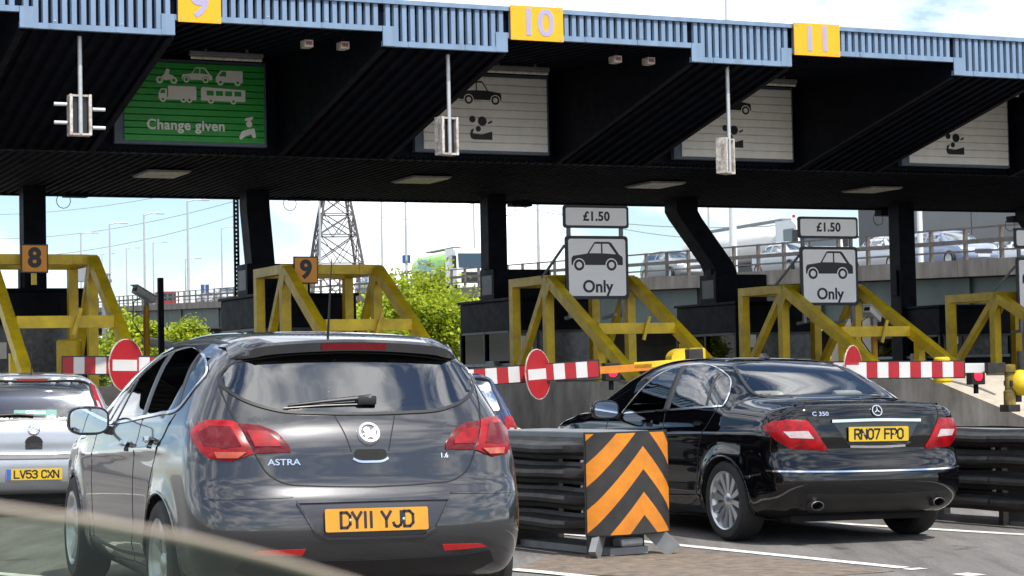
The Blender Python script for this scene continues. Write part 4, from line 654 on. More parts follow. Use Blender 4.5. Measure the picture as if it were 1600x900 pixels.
patch(A, [(-.385, .660), (-.30, .522), (-.24, .492), (.24, .492), (.30, .522), (.385, .660)], 'rear', 'plate_recess', M('recess_grey', (.035, .035, .042), .4, .4, .1, 5, 0, .5), ca, .002, .0); ribbon(A, [(-.385, .662), (0, .664), (.385, .662)], 'rear', .016, 'recess_lip', GREYM, ca, .012, thick=.012); ribbon(A, [(-.385, .66), (-.305, .522), (-.24, .49), (0, .487), (.24, .49), (.305, .522), (.385, .66)], 'rear', .014, 'recess_edge', GREYM, ca, .010, False, False, .01)
patch(A, [(-.62, .40), (-.45, .385), (0, .378), (.45, .385), (.62, .40), (.66, .34), (.55, .285), (-.55, .285), (-.66, .34)], 'rear', 'lower_valance', TRIM, ca, .004, .01)
P, nn = onto(A, [(0, .572)], 'rear'); plate(ca, A, 0, P[0][1]-.012, .575, math.asin(-nn[0][2])*-1, 'DY11 YJD', PLATEO)
P, nn = onto(A, [(0, .985)], 'rear'); bd = MB().lathe([(0, -.010), (.040, -.010), (.042, -.019), (.052, -.021), (.058, -.010), (.060, .006)], 32, 'y').build('badge', M('badge_chrome', (.74, .75, .77), .35, .55, .05, 30), ca, 30); bd.location = P[0]; bd.rotation_euler = (-math.asin(nn[0][2]), 0, 0)
MB().prism([(-.043, -.012), (-.02, -.004), (-.03, .018), (-.012, .030), (.004, .022), (.002, .008), (.018, .014), (.034, .030), (.040, .016), (.030, .002), (.034, -.016), (.020, -.034), (.004, -.022), (-.014, -.034), (-.026, -.030), (-.016, -.016)], -.017, -.0105).build('griffin_emblem', M('emblem_bright', (.72, .73, .75), .4, .3, .1, 30), bd)
MB().prism(disc(0, 0, .040, 28), -.0125, -.0102).build('badge_field', M('badge_field_dark', (.05, .053, .06), .4, .2, .1, 30), bd)
patch(A, rrect(.165, .055, .02, 5, 0, .882), 'rear', 'handle_recess', GAP, ca, .0015, 0); ribbon(A, [(-.09, .866), (-.06, .852), (0, .849), (.06, .852), (.09, .866)], 'rear', .014, 'handle_bar', CHROME, ca, .006)
lay_text(A, 'ASTRA', .042, (-.43, .852), 'model_lettering', CHROME, ca, 1.25, .0006); lay_text(A, '1.6', .034, (.385, .872), 'engine_lettering', CHROME, ca, 1.1, .0006)
sp = []; xs_ = np.linspace(-.60, .60, 25)
for x in xs_:
    u = abs(x)/.9; bw = .08*u*u+.20*u**5; e = min(1, (.60-abs(x))/.10)**.5 if abs(x) < .60 else 0; rt = onto(A, [(x, .78+bw*.6)], 'top')[0][0]; gl = onto(A, [(x, 1.405-.05*u*u)], 'rear')[0][0]; tz = rt[2]-.036-.03*u*u
    ty = .375+bw+(1-e)*.10; sp += [tuple(rt+np.array([0, 0, .004])), (x, .55+bw, rt[2]-.006), (x, ty+.012, tz), (x, ty, tz-.014), (x, ty+.006, tz-.046*e-.012), (x, gl[1]+.02, gl[2]-.004)]
MB().add(sp, [(6*i+k, 6*i+k+1, 6*i+7+k, 6*i+6+k) for i in range(24) for k in range(5)]).build('roof_spoiler', GREYM, ca, 35)
lm = []
for x in np.linspace(-.17, .17, 9): u = abs(x)/.9; rt = onto(A, [(x, .78+.05*u*u)], 'top')[0][0]; tz = rt[2]-.036-.03*u*u; bw = .08*u*u; lm += [(x, .375+bw-.004, tz-.018), (x, .375+bw+.000, tz-.052)]
MB().add(lm, [(2*i, 2*i+1, 2*i+3, 2*i+2) for i in range(8)]).build('high_brake_lamp', LAMPD, ca, 35)
q = []; 
for x, z, h in ((-.375, 1.118, .012), (-.2, 1.130, .022), (0.0, 1.142, .03), (.04, 1.143, .03)): P, nn = onto(A, [(x, z)], 'rear'); q.append(P[0]+nn[0]*h)
wp = MB(); wp.tube(q, [.006, .009, .013, .016], 8); wp.build('wiper_arm', TRIM, ca, True)
P, nn = onto(A, [(.02, 1.143)], 'rear'); MB().box(-.05, .05, -.03, .01, -.025, .02, .012).build('wiper_cap', TRIM, ca, True, loc=P[0]+nn[0]*.012)
q = [onto(A, [(x, z)], 'rear') for x, z in ((-.40, 1.105), (-.2, 1.117), (0, 1.122))]; MB().tube([p[0][0]+p[1][0]*.010 for p in q], .005, 6).build('wiper_blade', TRIM, ca, True)
P, nn = onto(A, [(-.10, .52)], 'top'); MB().tube([P[0], P[0]+np.array([0, -.02, .03]), P[0]+np.array([0, -.09, .42])], [.018, .007, .0025], 8).build('aerial', TRIM, ca, True)
for sg in (-1, 1): q = [onto(A, [(sg*x, y)], 'top')[0][0] for x, y in ((.56, .62), (.575, 1.0), (.585, 1.5), (.575, 2.0))]; MB().tube([p+np.array([0, 0, .008]) for p in q], .012, 6).build('roof_strip', CHROME if 0 else TRIM, ca, True)
for sg in (-1, 1): wheel(ca, sg*.80, .80, .325, .225, 5, sg); wheel(ca, sg*.80, 3.485, .325, .225, 5, sg); door_mirror(ca, sg*.985, 2.42, 1.015, GREYM, sg, None)
MB().box(-.7, .7, .35, 3.4, .3, .42, .02).build('floor_pan', LINING, ca); MB().box(-.68, .68, 2.65, 3.1, .6, .98, .08).build('dashboard', LINING, ca, True); seats(ca, (.95, 2.0), LINING); MB().tube([(.36+.17*math.cos(a), 2.56-.06*math.sin(a), .90+.16*math.sin(a)) for a in np.linspace(0, 6.3, 20)], .014, 8).build('steering_wheel', TRIM, ca, True)
MB().box(-.62, .62, .36, .95, 1.0, 1.02).build('parcel_shelf', LINING, ca)
MB().box(-.6, .6, .3, 4.1, .18, .3, .03).build('underbody', ARCH, ca)
place(ca, -.69, 9.95, 21.2)

# ================================================================ black saloon (right)
BLKP = M('black_paint_gloss', (.002, .002, .003), .4, 0, 0, 3, 0, .9, spec=0., coat_ior=1.6); CREAM = M('pale_leather', (.42, .40, .36), .6, 0, .1, 6)
B_ = merc_shape(); cm = thing('black_saloon', 'glossy black saloon seen from behind with plate RN07 FPO', 'car')
MRG = [(-.56, 1.145), (-.50, 1.33), (-.46, 1.375), (-.2, 1.402), (.2, 1.402), (.46, 1.375), (.50, 1.33), (.56, 1.145), (.3, 1.132), (-.3, 1.132)]
MSW = [(2.66, .965), (2.45, 1.20), (2.25, 1.32), (2.0, 1.372), (1.65, 1.382), (1.4, 1.345), (1.18, 1.265), (1.03, 1.165), (.955, 1.085), (.945, 1.05), (1.15, 1.042), (1.4, 1.03), (2.0, 1.0)]
MWS = [(-.64, 1.02), (-.50, 1.365), (0, 1.40), (.50, 1.365), (.64, 1.02), (0, 1.04)]
car_body(B_, cm, BLKP, .8, 3.7, .6, [(MRG, 'rear'), (MSW, 'left'), (MSW, 'right'), (MWS, 'front')], .318)
patch(B_, MRG, 'rear', 'rear_window', GLM, cm, .003, .0, .05); ribbon(B_, MRG, 'rear', .03, 'window_seal', TRIM, cm, .006, True); patch(B_, MWS, 'front', 'windscreen', GLM, cm, .003, .0, .08); ribbon(B_, MWS, 'front', .03, 'windscreen_seal', TRIM, cm, .006, True)
for md in ('left', 'right'):
    patch(B_, MSW, md, 'side_window', GLM, cm, .003, .0, .06); ribbon(B_, MSW[:10], md, .012, 'chrome_trim', CHROME, cm, .009); ribbon(B_, MSW[9:]+MSW[:1], md, .018, 'chrome_waist_trim', CHROME, cm, .009)
    ribbon(B_, [(1.85, 1.01), (1.89, 1.2), (1.93, 1.37)], md, .11, 'pillar', TRIM, cm, .006); ribbon(B_, [(1.19, 1.045), (1.24, 1.16), (1.31, 1.30)], md, .04, 'pillar', TRIM, cm, .006)
    ribbon(B_, [(1.85, .99), (1.82, .8), (1.84, .5), (1.90, .30)], md, .009, 'door_gap', GAP, cm, .0015); ribbon(B_, [(1.0, 1.04), (1.08, .92), (1.2, .75), (1.24, .5), (1.3, .30), (2.7, .28), (2.92, .4), (2.92, .75), (2.86, .95)], md, .009, 'door_gap', GAP, cm, .0015)
    for y, z in ((2.08, .90), (1.26, .93)): ribbon(B_, [(y-.11, z), (y, z+.008), (y+.11, z)], md, .030, 'door_handle', BLKP, cm, .032, thick=.026); patch(B_, [(p[0]+y, p[1]+z-.012) for p in rrect(.12, .045, .02)], md, 'handle_recess', GAP, cm, .001, 0)
    ribbon(B_, [(.30, .545), (.40, .53), (.50, .515)], md, .014, 'bumper_chrome', CHROME, cm, .006); ribbon(B_, [(1.2, .33), (2., .30), (3.1, .31)], md, .03, 'sill_strip', BLKP, cm, .008)
for f_ in (lambda p: p, mirror):
    o = patch(B_, f_([(-.832, .905), (-.795, .945), (-.70, .960), (-.59, .957), (-.565, .945), (-.425, .735), (-.45, .722), (-.69, .735), (-.785, .80), (-.825, .86)]), 'rear', 'tail_lamp', LAMP, cm, .008, .02, .04, False, .012)
    patch(B_, f_([(-.74, .868), (-.575, .872), (-.535, .815), (-.70, .822)]), 'rear', 'clear_lens', LAMPW, o, .0215, .004, .03)
    ribbon(B_, f_([(-.55, 1.09), (-.575, 1.02), (-.565, .95), (-.43, .728), (-.40, .705), (0, .698)]), 'rear', .011, 'boot_gap', GAP, cm, .002); ribbon(B_, f_([(-.84, .572), (-.7, .57), (-.4, .566), (0, .565)]), 'rear', .016, 'bumper_chrome', CHROME, cm, .006)
    e = MB().lathe([(.040, .09), (.040, -.02), (.036, -.022), (.033, -.015), (.033, .05)], 22, 'y').build('exhaust_tip', M('exhaust_steel', (.16, .155, .15), .35, .9, .2, 20), cm, 35); e.location = (.53 if f_ is mirror else -.53, .06, .31); e.scale = (1.35, 1, .9)
patch(B_, [(-.375, .935), (-.24, .745), (.24, .745), (.375, .935)], 'rear', 'plate_recess', M('recess_black', (.004, .004, .005), .3, 0, 0, coat=1.), cm, .0015, 0); ribbon(B_, [(-.385, .945), (0, .952), (.385, .945)], 'rear', .028, 'boot_chrome_bar', CHROME, cm, .016, thick=.015); ribbon(B_, [(-.24, .752), (0, .746), (.24, .752)], 'rear', .022, 'boot_handle_chrome', CHROME, cm, .010, thick=.01)
ribbon(B_, [(-.62, 1.062), (-.4, 1.078), (0, 1.084), (.4, 1.078), (.62, 1.062)], 'rear', .02, 'boot_lip', BLKP, cm, .012, thick=.012); patch(B_, [(-.6, .40), (0, .385), (.6, .40), (.62, .30), (.5, .25), (-.5, .25), (-.62, .30)], 'rear', 'lower_valance', TRIM, cm, .003, .008)
P, nn = onto(B_, [(0, .85)], 'rear'); plate(cm, B_, 0, P[0][1]-.012, .845, 0, 'RN07 FPO', PLATE)
P, nn = onto(B_, [(0, 1.02)], 'rear'); bd = MB().lathe([(.037, -.004), (.037, -.010), (.044, -.010), (.044, -.004)], 32, 'y').build('star_badge', CHROME, cm, 30); bd.location = P[0]+nn[0]*.004; bd.rotation_euler = (-math.asin(nn[0][2]), 0, 0)
for k in range(3): a = math.pi/2+k*2*math.pi/3; MB().prism([(.006*math.cos(a+1.05), .006*math.sin(a+1.05)), (.038*math.cos(a), .038*math.sin(a)), (.006*math.cos(a-1.05), .006*math.sin(a-1.05))], -.011, -.006).build('star_arm', CHROME, bd)
lay_text(B_, 'C 350', .044, (-.47, 1.0), 'model_lettering', CHROME, cm, 1.2, .0008)
for sg in (-1, 1): wheel(cm, sg*.775, .82, .318, .225, 12, sg); wheel(cm, sg*.775, 3.58, .318, .225, 12, sg); door_mirror(cm, sg*.98, 2.70, 1.0, BLKP, sg, None)
P, nn = onto(B_, [(0, 1.72)], 'top'); MB().prism([(-.07, 0), (.05, 0), (.04, .03), (.01, .045)], -.02, .02, 'yz').build('roof_fin', BLKP, cm, loc=P[0])
MB().box(-.7, .7, .9, 3.5, .28, .4, .02).build('floor_pan', LINING, cm); MB().box(-.64, .64, 2.75, 3.2, .6, .97, .08).build('dashboard', LINING, cm, True); seats(cm, (1.2, 2.15), CREAM, .52, 1.0); MB().box(-.6, .6, .75, 1.16, 1.02, 1.05).build('parcel_shelf', CREAM, cm); MB().tube([(.36+.17*math.cos(a), 2.62-.06*math.sin(a), .90+.16*math.sin(a)) for a in np.linspace(0, 6.3, 20)], .014, 8).build('steering_wheel', TRIM, cm, True); MB().box(-.6, .6, .3, 4.2, .17, .28, .03).build('underbody', ARCH, cm)
place(cm, 2.70, 15.2, 23., .97)

# ================================================================ silver hatchback at the left edge and blue one beyond
def hatch(lb, name, paint, plate_txt, lamps, X, Y, phi, sticker=False):
    H_ = hatch_shape(); c = thing(name, lb, 'car'); HG = [(-.60, 1.0), (-.565, 1.22), (-.53, 1.325), (0, 1.345), (.53, 1.325), (.565, 1.22), (.60, 1.0), (0, .975)]; HS = [(2.2, .95), (1.95, 1.17), (1.75, 1.31), (1.3, 1.355), (.75, 1.335), (.58, 1.23), (.50, 1.03), (.9, .995)]
    car_body(H_, c, paint, .8, 3.0, .6, [(HG, 'rear'), (HS, 'left'), (HS, 'right'), ([(-.6, 1.0), (-.5, 1.33), (.5, 1.33), (.6, 1.0)], 'front')], .295, (150, 44, 100))
    patch(H_, HG, 'rear', 'rear_window', GLS, c, .003, 0, .06); ribbon(H_, HG, 'rear', .03, 'window_seal', TRIM, c, .005, True); patch(H_, [(-.6, 1.0), (-.5, 1.33), (.5, 1.33), (.6, 1.0)], 'front', 'windscreen', GLM, c, .003, 0, .1)
    for md in ('left', 'right'): patch(H_, HS, md, 'side_window', GLS, c, .003, 0, .08); ribbon(H_, HS, md, .025, 'window_trim', TRIM, c, .006, True); ribbon(H_, [(1.3, .99), (1.33, 1.35)], md, .09, 'pillar', TRIM, c, .006)
    for f_ in (lambda p: p, mirror):
        o = patch(H_, f_(lamps), 'rear', 'tail_lamp', LAMP, c, .008, .015, .05, False, .01); cx = sum(p[0] for p in lamps)/len(lamps); cz = sum(p[1] for p in lamps)/len(lamps); patch(H_, f_([(cx+(a-cx)*.5, cz+(b-cz)*.4-.04) for a, b in lamps]), 'rear', 'clear_lens', LAMPW, o, .020, .004, .04); ribbon(H_, f_([(-.60, .97), (-.62, .80), (-.58, .66), (-.3, .625), (0, .62)]), 'rear', .010, 'tailgate_gap', GAP, c, .002)
    ribbon(H_, [(-.78, .615), (-.4, .60), (0, .598), (.4, .60), (.78, .615)], 'rear', .055, 'bumper_strip', M('grey_bumper_strip', (.10, .105, .11), .55, 0, .1, 6), c, .006); patch(H_, [(-.15, 1.375), (.15, 1.375), (.14, 1.355), (-.14, 1.355)], 'rear', 'high_brake_lamp', REFL, c, .004, .006)
    P, nn = onto(H_, [(0, .43)], 'rear'); patch(H_, rrect(.66, .155, .02, 4, 0, .43), 'rear', 'plate_recess', paint, c, .005, .004); plate(c, H_, 0, P[0][1]-.016, .43, 0, plate_txt, PLATE, True, 0, .98)
    P, nn = onto(H_, [(0, .87)], 'rear'); b = MB().lathe([(0, -.008), (.03, -.010), (.05, -.016), (.058, -.008), (.06, .004)], 26, 'y').build('badge', CHROME, c, 30); b.location = P[0]; b.rotation_euler = (-math.asin(nn[0][2]), 0, 0); patch(H_, [(.085*math.cos(k*math.pi/10), .735+.075*math.sin(k*math.pi/10)) for k in range(11)], 'rear', 'handle_recess', GAP, c, .002, 0); patch(H_, rrect(.16, .06, .01, 3, 0, .705), 'rear', 'handle_plate', CHROME, c, .006, .004)
    if sticker:
        o = patch(H_, rrect(.40, .055, .005, 2, .02, 1.035), 'rear', 'window_sticker', M('sticker_teal', (.05, .20, .17), .5, 0, .1, 9), c, .006, .001); lay_text(H_, 'Cliffords', .05, (.02, 1.035), 'sticker_lettering', WHITE, c, 1.1, .0008, off=.009); lay_text(H_, 'CORSA', .035, (.50, .86), 'model_lettering', GREYP, c, 1.1, .0004); P, nn = onto(H_, [(-.05, 1.0)], 'rear')
    q = [onto(H_, [(x, z)], 'rear') for x, z in ((.0, 1.0), (-.15, 1.012), (-.42, 1.0))]; MB().tube([p[0][0]+p[1][0]*.022 for p in q], [.014, .010, .006], 8).build('wiper_arm', TRIM, c, True); P, nn = onto(H_, [(0, .42)], 'top'); MB().tube([P[0], P[0]+np.array([0, -.12, .36])], [.008, .003], 6).build('aerial', TRIM, c, True)
    for sg in (-1, 1): wheel(c, sg*.72, .62, .295, .19, 7, sg); wheel(c, sg*.72, 3.11, .295, .19, 7, sg); door_mirror(c, sg*.90, 2.25, .98, paint, sg, None)
    MB().box(-.62, .62, .3, 3.0, .28, .4, .02).build('floor_pan', LINING, c); seats(c, (.75, 1.65), LINING, .48, .95); MB().box(-.6, .6, 2.2, 2.6, .6, .95, .06).build('dashboard', LINING, c, True); MB().box(-.55, .55, .25, 3.5, .17, .28, .03).build('underbody', ARCH, c); place(c, X, Y, phi, .955 if sticker else .91); return c
hatch('silver hatchback cut off by the left picture edge, plate LV53 CXN', 'silver_hatchback', M('silver_paint', (.36, .385, .42), .34, .55, .04, 3, 0, 1.), 'LV53 CXN', [(-.74, .90), (-.70, .98), (-.635, 1.18), (-.60, 1.30), (-.555, 1.335), (-.59, 1.16), (-.64, .98), (-.66, .90)], -4.58, 19.5, 18, True)
hatch('blue hatchback half hidden beyond the grey hatchback', 'blue_hatchback', M('blue_paint', (.008, .026, .095), .3, .3, .04, 3, 0, 1.), 'KX04 LWO' if 0 else '', [(-.78, .80), (-.73, .93), (-.64, .94), (-.60, .74), (-.66, .66), (-.77, .68)], -.66, 20.2, 20)
# ---------------------------------------------------------------- crash cushions
def cushion(root_xy, ang, length, lb):
    g = thing('crash_cushion', lb, 'crash barrier', (root_xy[0], root_xy[1], gz(root_xy[0])), R(ang), 'crash cushions between lanes'); W, zb, zt = .70, .14, .84; h = zt-zb
    bays = max(1, int(length/1.05)); bl = length/bays
    prof = [0, .012, .10, .11, .10, .012, 0]
    for sd in (-1, 1):
        for b in range(bays):
            ny = 9; y0 = .12+b*bl
            for r_ in range(4):   # four ridges with a slot between them
                vs = []; zz = [(zb+h*(r_+.06+.88*k/6)/4, a) for k, a in enumerate(prof)]
                for j in range(ny):
                    t = j/(ny-1); y = y0+t*(bl+.06); am = min(1, t*bl/.16)**.7 if b == 0 else 1; am *= 1+.12*(1-t)
                    for z, a in zz: vs.append((sd*(W/2-.1+a*am+.004*(bays-b)), y, z+.004*math.sin(7*y+z*9)))
                m = len(zz); MB().add(vs, [(j*m+k, j*m+k+1, (j+1)*m+k+1, (j+1)*m+k) for j in range(ny-1) for k in range(m-1)]).build('side_rail', DARKG, g, 24)
            for zf in (.25, .5, .75): MB().lathe([(0, -.02), (.012, -.016), (.014, 0)], 6, 'y', (0, 0, 0)).build('rail_bolt', STEEL, g, False, (sd*(W/2-.08), y0+.05, zb+h*zf))
    for b in range(bays+1): y = .14+b*bl*.985; MB().box(-W/2+.12, W/2-.12, y, y+.05, .02, zt-.03).build('diaphragm', DARKG, g)
    MB().box(-.22, .2, .0, 1.35, zt-.02, zt+.03, .008).build('top_plate', GREYP, g); MB().box(-.16, .16, 1.4, length, zt-.06, zt-.02).build('top_rail', GREYP, g)
    # curved chevron nose
    bm = bmesh.new(); hw = W/2; z0, z1 = .16, .86; vs = [bm.verts.new(p) for p in ((-hw, z0, 0), (hw, z0, 0), (hw, z1, 0), (-hw, z1, 0))]; bm.faces.new(vs); ap = .06; k = 1.05; per = .318
    bmesh.ops.bisect_plane(bm, geom=list(bm.verts)+list(bm.edges)+list(bm.faces), plane_co=(ap, 0, 0), plane_no=(1, 0, 0))
    for i in range(-2, 9):
        c = z0-.03+per/2*i
        for sg in (-1, 1):   # line z = c - k*|x-ap|
            fs = [f for f in bm.faces if (f.calc_center_median().x-ap)*sg > 0]; es = {e for f in fs for e in f.edges}; vv = {v for f in fs for v in f.verts}
            bmesh.ops.bisect_plane(bm, geom=list(vv)+list(es)+fs, plane_co=(ap, c, 0), plane_no=(k*sg, 1, 0))
    for x in np.linspace(-hw, hw, 15)[1:-1]: bmesh.ops.bisect_plane(bm, geom=list(bm.verts)+list(bm.edges)+list(bm.faces), plane_co=(x, 0, 0), plane_no=(1, 0, 0))
    mi = [int(math.floor((f.calc_center_median().y+k*abs(f.calc_center_median().x-ap)-(z0-.03))/(per/2))) % 2 for f in bm.faces]
    for v in bm.verts: x, z = v.co.x, v.co.y; v.co = Vector((x, -.17*math.sqrt(max(0, 1-(x/hw*.93)**2))+.06, z))
    mb = MB(); mb.bm(bm); mb.mi = mi; mb.build('chevron_nose', [M('chevron_black', (.010, .010, .012), .45, 0, .3, 8, dirt=(.03, .027, .024)), ORB], g, 60)
    MB().add([(x, -.165*math.sqrt(max(0, 1-(x/hw*.93)**2))+.068, z) for z in (z0-.01, z1+.012) for x in np.linspace(-hw-.006, hw+.006, 17)], [(i, i+1, 18+i, 17+i) for i in range(16)]).build('nose_back', DARKG, g, 60)
    for sg in (-1, 1): MB().beam((sg*.2, .05, .2), (sg*.34, -.06, .015), .05, .12).build('splay_foot', GREYP, g)
    MB().box(-.16, .16, .0, length, .01, .06).build('ground_rail', GREYP, g); MB().box(-.05, .14, .02, .14, .06, .12, .02).build('anchor_block', STEEL, g)
    return g
p = gp(985, 871); cushion((p[0], p[1]+.12), 32, 4.2, 'dark crash cushion with orange and black chevron nose left of the black saloon')
p = gp(1500, 812); dv = np.array([-math.sin(R(33)), math.cos(R(33))]); q = p[:2]-dv*3.0; cushion(tuple(q), 33, 6.5, 'dark ribbed crash barrier right of the black saloon at the picture edge')
# ---------------------------------------------------------------- viaduct behind the plaza
E0 = np.array([14.9, 61.]); DV2 = np.array([-.357, .934]); RN = np.array([.934, .357]); VS = .0287; VZ0 = 4.45
def vp(t, r, z): p = E0+DV2*t+RN*r; return (p[0], p[1], VZ0+VS*t+z)
def v_at(px, r, z=1.):
    lo, hi = -45., 320.
    for _ in range(50):
        m = (lo+hi)/2; P = np.array(vp(m, r, z)); q = CM.T @ (P-CO); x = 800+FPX*q[0]/-q[2]
        if x > px: lo = m
        else: hi = m
    return (lo+hi)/2
VCON = M('viaduct_concrete', (.19, .17, .145), .85, 0, .35, 1.6, .3, dirt=(.10, .09, .075), stretch=(1, 1, .3)); VGIR = M('girder_green', (.045, .065, .058), .6, 0, .25, .8, 0, dirt=(.03, .045, .04)); VRAIL = M('rail_brown', (.12, .10, .085), .6, .2, .3, 5)
vd = thing('viaduct', 'long elevated road on green steel girders with concrete edge beam', 'viaduct', (0, 0, 0)); WV = 19.; T0, T1 = -42, 330
def slab(t0, t1, r0, r1, z0, z1): return MB().add([vp(t, r, z) for t in (t0, t1) for r, z in ((r0, z0), (r1, z0), (r1, z1), (r0, z1))], [(0, 1, 2, 3), (7, 6, 5, 4), (0, 4, 5, 1), (1, 5, 6, 2), (2, 6, 7, 3), (3, 7, 4, 0)])
n = 30
for i in range(n):
    a, b = T0+(T1-T0)*(i/n)**1.6, T0+(T1-T0)*((i+1)/n)**1.6
    slab(a+.01, b-.01, 0, .45, -.52, 0).build('edge_beam', VCON, vd); slab(a, b-.06, .5, .62, -2.1, -.56).build('girder_web', VGIR, vd); slab(a-.07, a+.03, .38, .5, -2.1, -.56).build('stiffener', VGIR, vd)
slab(T0, T1, .46, WV, -.5, -.12).build('deck', M('deck_asphalt', (.10, .10, .10), .9, 0, .2, 1), vd); slab(T0, T1, .4, .8, -2.16, -2.102).build('bottom_flange', VGIR, vd); slab(T0, T1, WV, WV+.4, -.6, .9).build('far_parapet', VCON, vd)
for r in (5., 10., 15.): slab(T0, T1, r, r+.12, -2.1, -.52).build('inner_girder', VGIR, vd)
pm = None
for i in range(110):
    t = -20+i*1.85+.012*i*i*.3
    if pm is None: pm = MB().add([(sx*.06, sy*.05, z) for z in (0, 1.02) for sx, sy in ((-1, -1), (1, -1), (1, 1), (-1, 1))], [(3, 2, 1, 0), (4, 5, 6, 7), (0, 1, 5, 4), (1, 2, 6, 5), (2, 3, 7, 6), (3, 0, 4, 7)]).build('parapet_post', VRAIL, vd); o = pm
    else: o = pm.copy(); COL.objects.link(o)
    o.location = vp(t, .22, 0); o.rotation_euler = (0, 0, math.atan2(DV2[1], DV2[0])-math.pi/2)
for z, w in ((.98, .03), (.56, .07), (.26, .03)): slab(T0, T1, .15, .2, z-w, z+w).build('parapet_rail', VRAIL, vd)
for t in (-14, 12, 40, 70, 104, 142, 184):
    P0 = vp(t, 1.5, -2.17); q = MB(); rot = math.atan2(RN[1], RN[0]); c = MB().box(-.2, 14, -.5, .5, -.9, -.02).build('pier_head', VCON, vd); c.location = P0; c.rotation_euler = (0, 0, rot)
    for r in (1.2, 12.5): P1 = vp(t, 1.5+r, 0); MB().lathe([(.55, -.3), (.55, P0[2]-.88)], 18).build('pier', VCON, vd, True, loc=(P1[0], P1[1], 0))
a_, b_ = vp(T0, 17.5, 0), vp(T1, 17.5, 0); L_ = math.hypot(b_[0]-a_[0], b_[1]-a_[1]); w = MB().box(0, L_, 0, .4, -.5, 3.2).build('horizon_block_wall', M('dark_concrete', (.11, .105, .10), .9, 0, .4, .6, .2), None); w.location = (a_[0], a_[1], 0); w.rotation_euler = (0, 0, math.atan2(b_[1]-a_[1], b_[0]-a_[0])); tag(w, 'long dark concrete wall added under the viaduct to block horizon light', 'wall')  # added wall, blocks the horizon light below the deck
# pale concrete wedge at the right
p = at(1462, 560, 47); g = MB(); g.add([(-.5, 0, 0), (.55, 0, 0), (.55, 0, 2.45), (.0, 0, 2.45), (-.5, 4, 0), (.55, 4, 0), (.55, 4, 2.45), (.0, 4, 2.45)], [(0, 1, 2, 3), (7, 6, 5, 4), (0, 3, 7, 4), (1, 5, 6, 2), (3, 2, 6, 7), (0, 4, 5, 1)]); one(g, 'concrete_wedge', CONCP, 'pale sloping concrete block left of the right hand yellow frame', 'block', loc=(p[0], p[1], 0), rz=PHI)
p = at(1540, 560, 49); one(MB().box(-1.4, 3, 0, 3, 0, 2.5, .03), 'concrete_block', VCON, 'brown grey concrete block behind the right hand yellow frame', 'block', loc=(p[0], p[1], 0), rz=PHI)
# ---------------------------------------------------------------- traffic on the viaduct
FG = M('far_glass', (.03, .05, .06), .05, 0, 0, coat=1.)
def far_car(px, r, kind, col, lb):
    sh = far_car_shape(kind); t = v_at(px, r); P = vp(t, r, -.12); g = thing('viaduct_car', lb, 'car', P, math.atan2(-DV2[1], -DV2[0])-math.pi/2, 'cars on the viaduct'); paint = M('far_paint_%d_%d_%d' % tuple(int(c*99) for c in col), col, .3, .3, .04, 3, 0, 1.)
    Vv, Ff = sh.grid(.9, 3.5, .6, 72, 16, 44); MB().add(Vv, Ff).build('body', paint, g, 50); rear = .52 if kind == 'estate' else 1.0
    side = [(3.0, 1.0), (2.55, 1.33), (2.1, 1.385), (1.5, 1.37), (rear+.2, 1.25), (rear+.02, 1.03)]
    for md in ('left', 'right'): patch(sh, side, md, 'side_window', FG, g, .006, .004, .15); ribbon(sh, [(1.85, 1.0), (1.88, 1.39)], md, .09, 'pillar', paint, g, .012)
    patch(sh, [(-.62, 1.03), (-.52, 1.36), (.52, 1.36), (.62, 1.03)], 'front', 'windscreen', FG, g, .006, .004, .15)
    for sg in (-1, 1): patch(sh, [(sg*.5, .62), (sg*.76, .64), (sg*.78, .76), (sg*.55, .74)], 'front', 'headlight', M('headlamp', (.75, .78, .8), .1, .3, 0, coat=1.), g, .01, .01, .08)
    patch(sh, rrect(.7, .16, .03, 3, 0, .56), 'front', 'grille', TRIM, g, .008, .004, .1); patch(sh, rrect(.5, .1, .01, 2, 0, .40), 'front', 'number_plate', WHITE, g, .012, .004, .1)
    for sg in (-1, 1):
        MB().box(sg*.95-.1, sg*.95+.1, 2.75, 2.88, .93, 1.08, .03).build('door_mirror', paint, g)
        for y in sh.wheels: q = MB().lathe([(.2, -.1), (.3, -.1), (.315, -.06), (.315, .06), (.3, .1), (.2, .1)], 22, 'x').build('wheel', TYRE, g, 35); q.location = (sg*.80, y, .315); MB().lathe([(0, sg*.09), (.06, sg*.09), (.2, sg*.105), (.21, sg*.09)], 16, 'x').build('rim', ALLOY, q, 35)
far_car(1545, 12.5, 'saloon', (.70, .72, .74), 'white saloon on the viaduct near the right picture edge'); far_car(1432, 6, 'estate', (.25, .30, .42), 'blue grey car on the viaduct right of the right hand column'); far_car(1348, 6.5, 'saloon', (.55, .56, .58), 'silver saloon on the viaduct beside the second price sign')
far_car(1198, 5., 'saloon', (.50, .52, .54), 'silver saloon on the viaduct in front of the white tanker cab'); far_car(1066, 7.5, 'estate', (.35, .36, .42), 'grey estate on the viaduct just left of the cranked column'); far_car(1022, 4.5, 'estate', (.30, .33, .33), 'grey green estate on the viaduct beside the first price sign'); far_car(571, 4.5, 'saloon', (.25, .30, .34), 'dark car on the viaduct seen through the yellow 9 frame')
far_car(345, 5, 'estate', (.40, .42, .45), 'pale grey car on the viaduct left of the number 9 column'); far_car(318, 9, 'saloon', (.2, .22, .25), 'dark saloon on the viaduct left of the pale grey car')
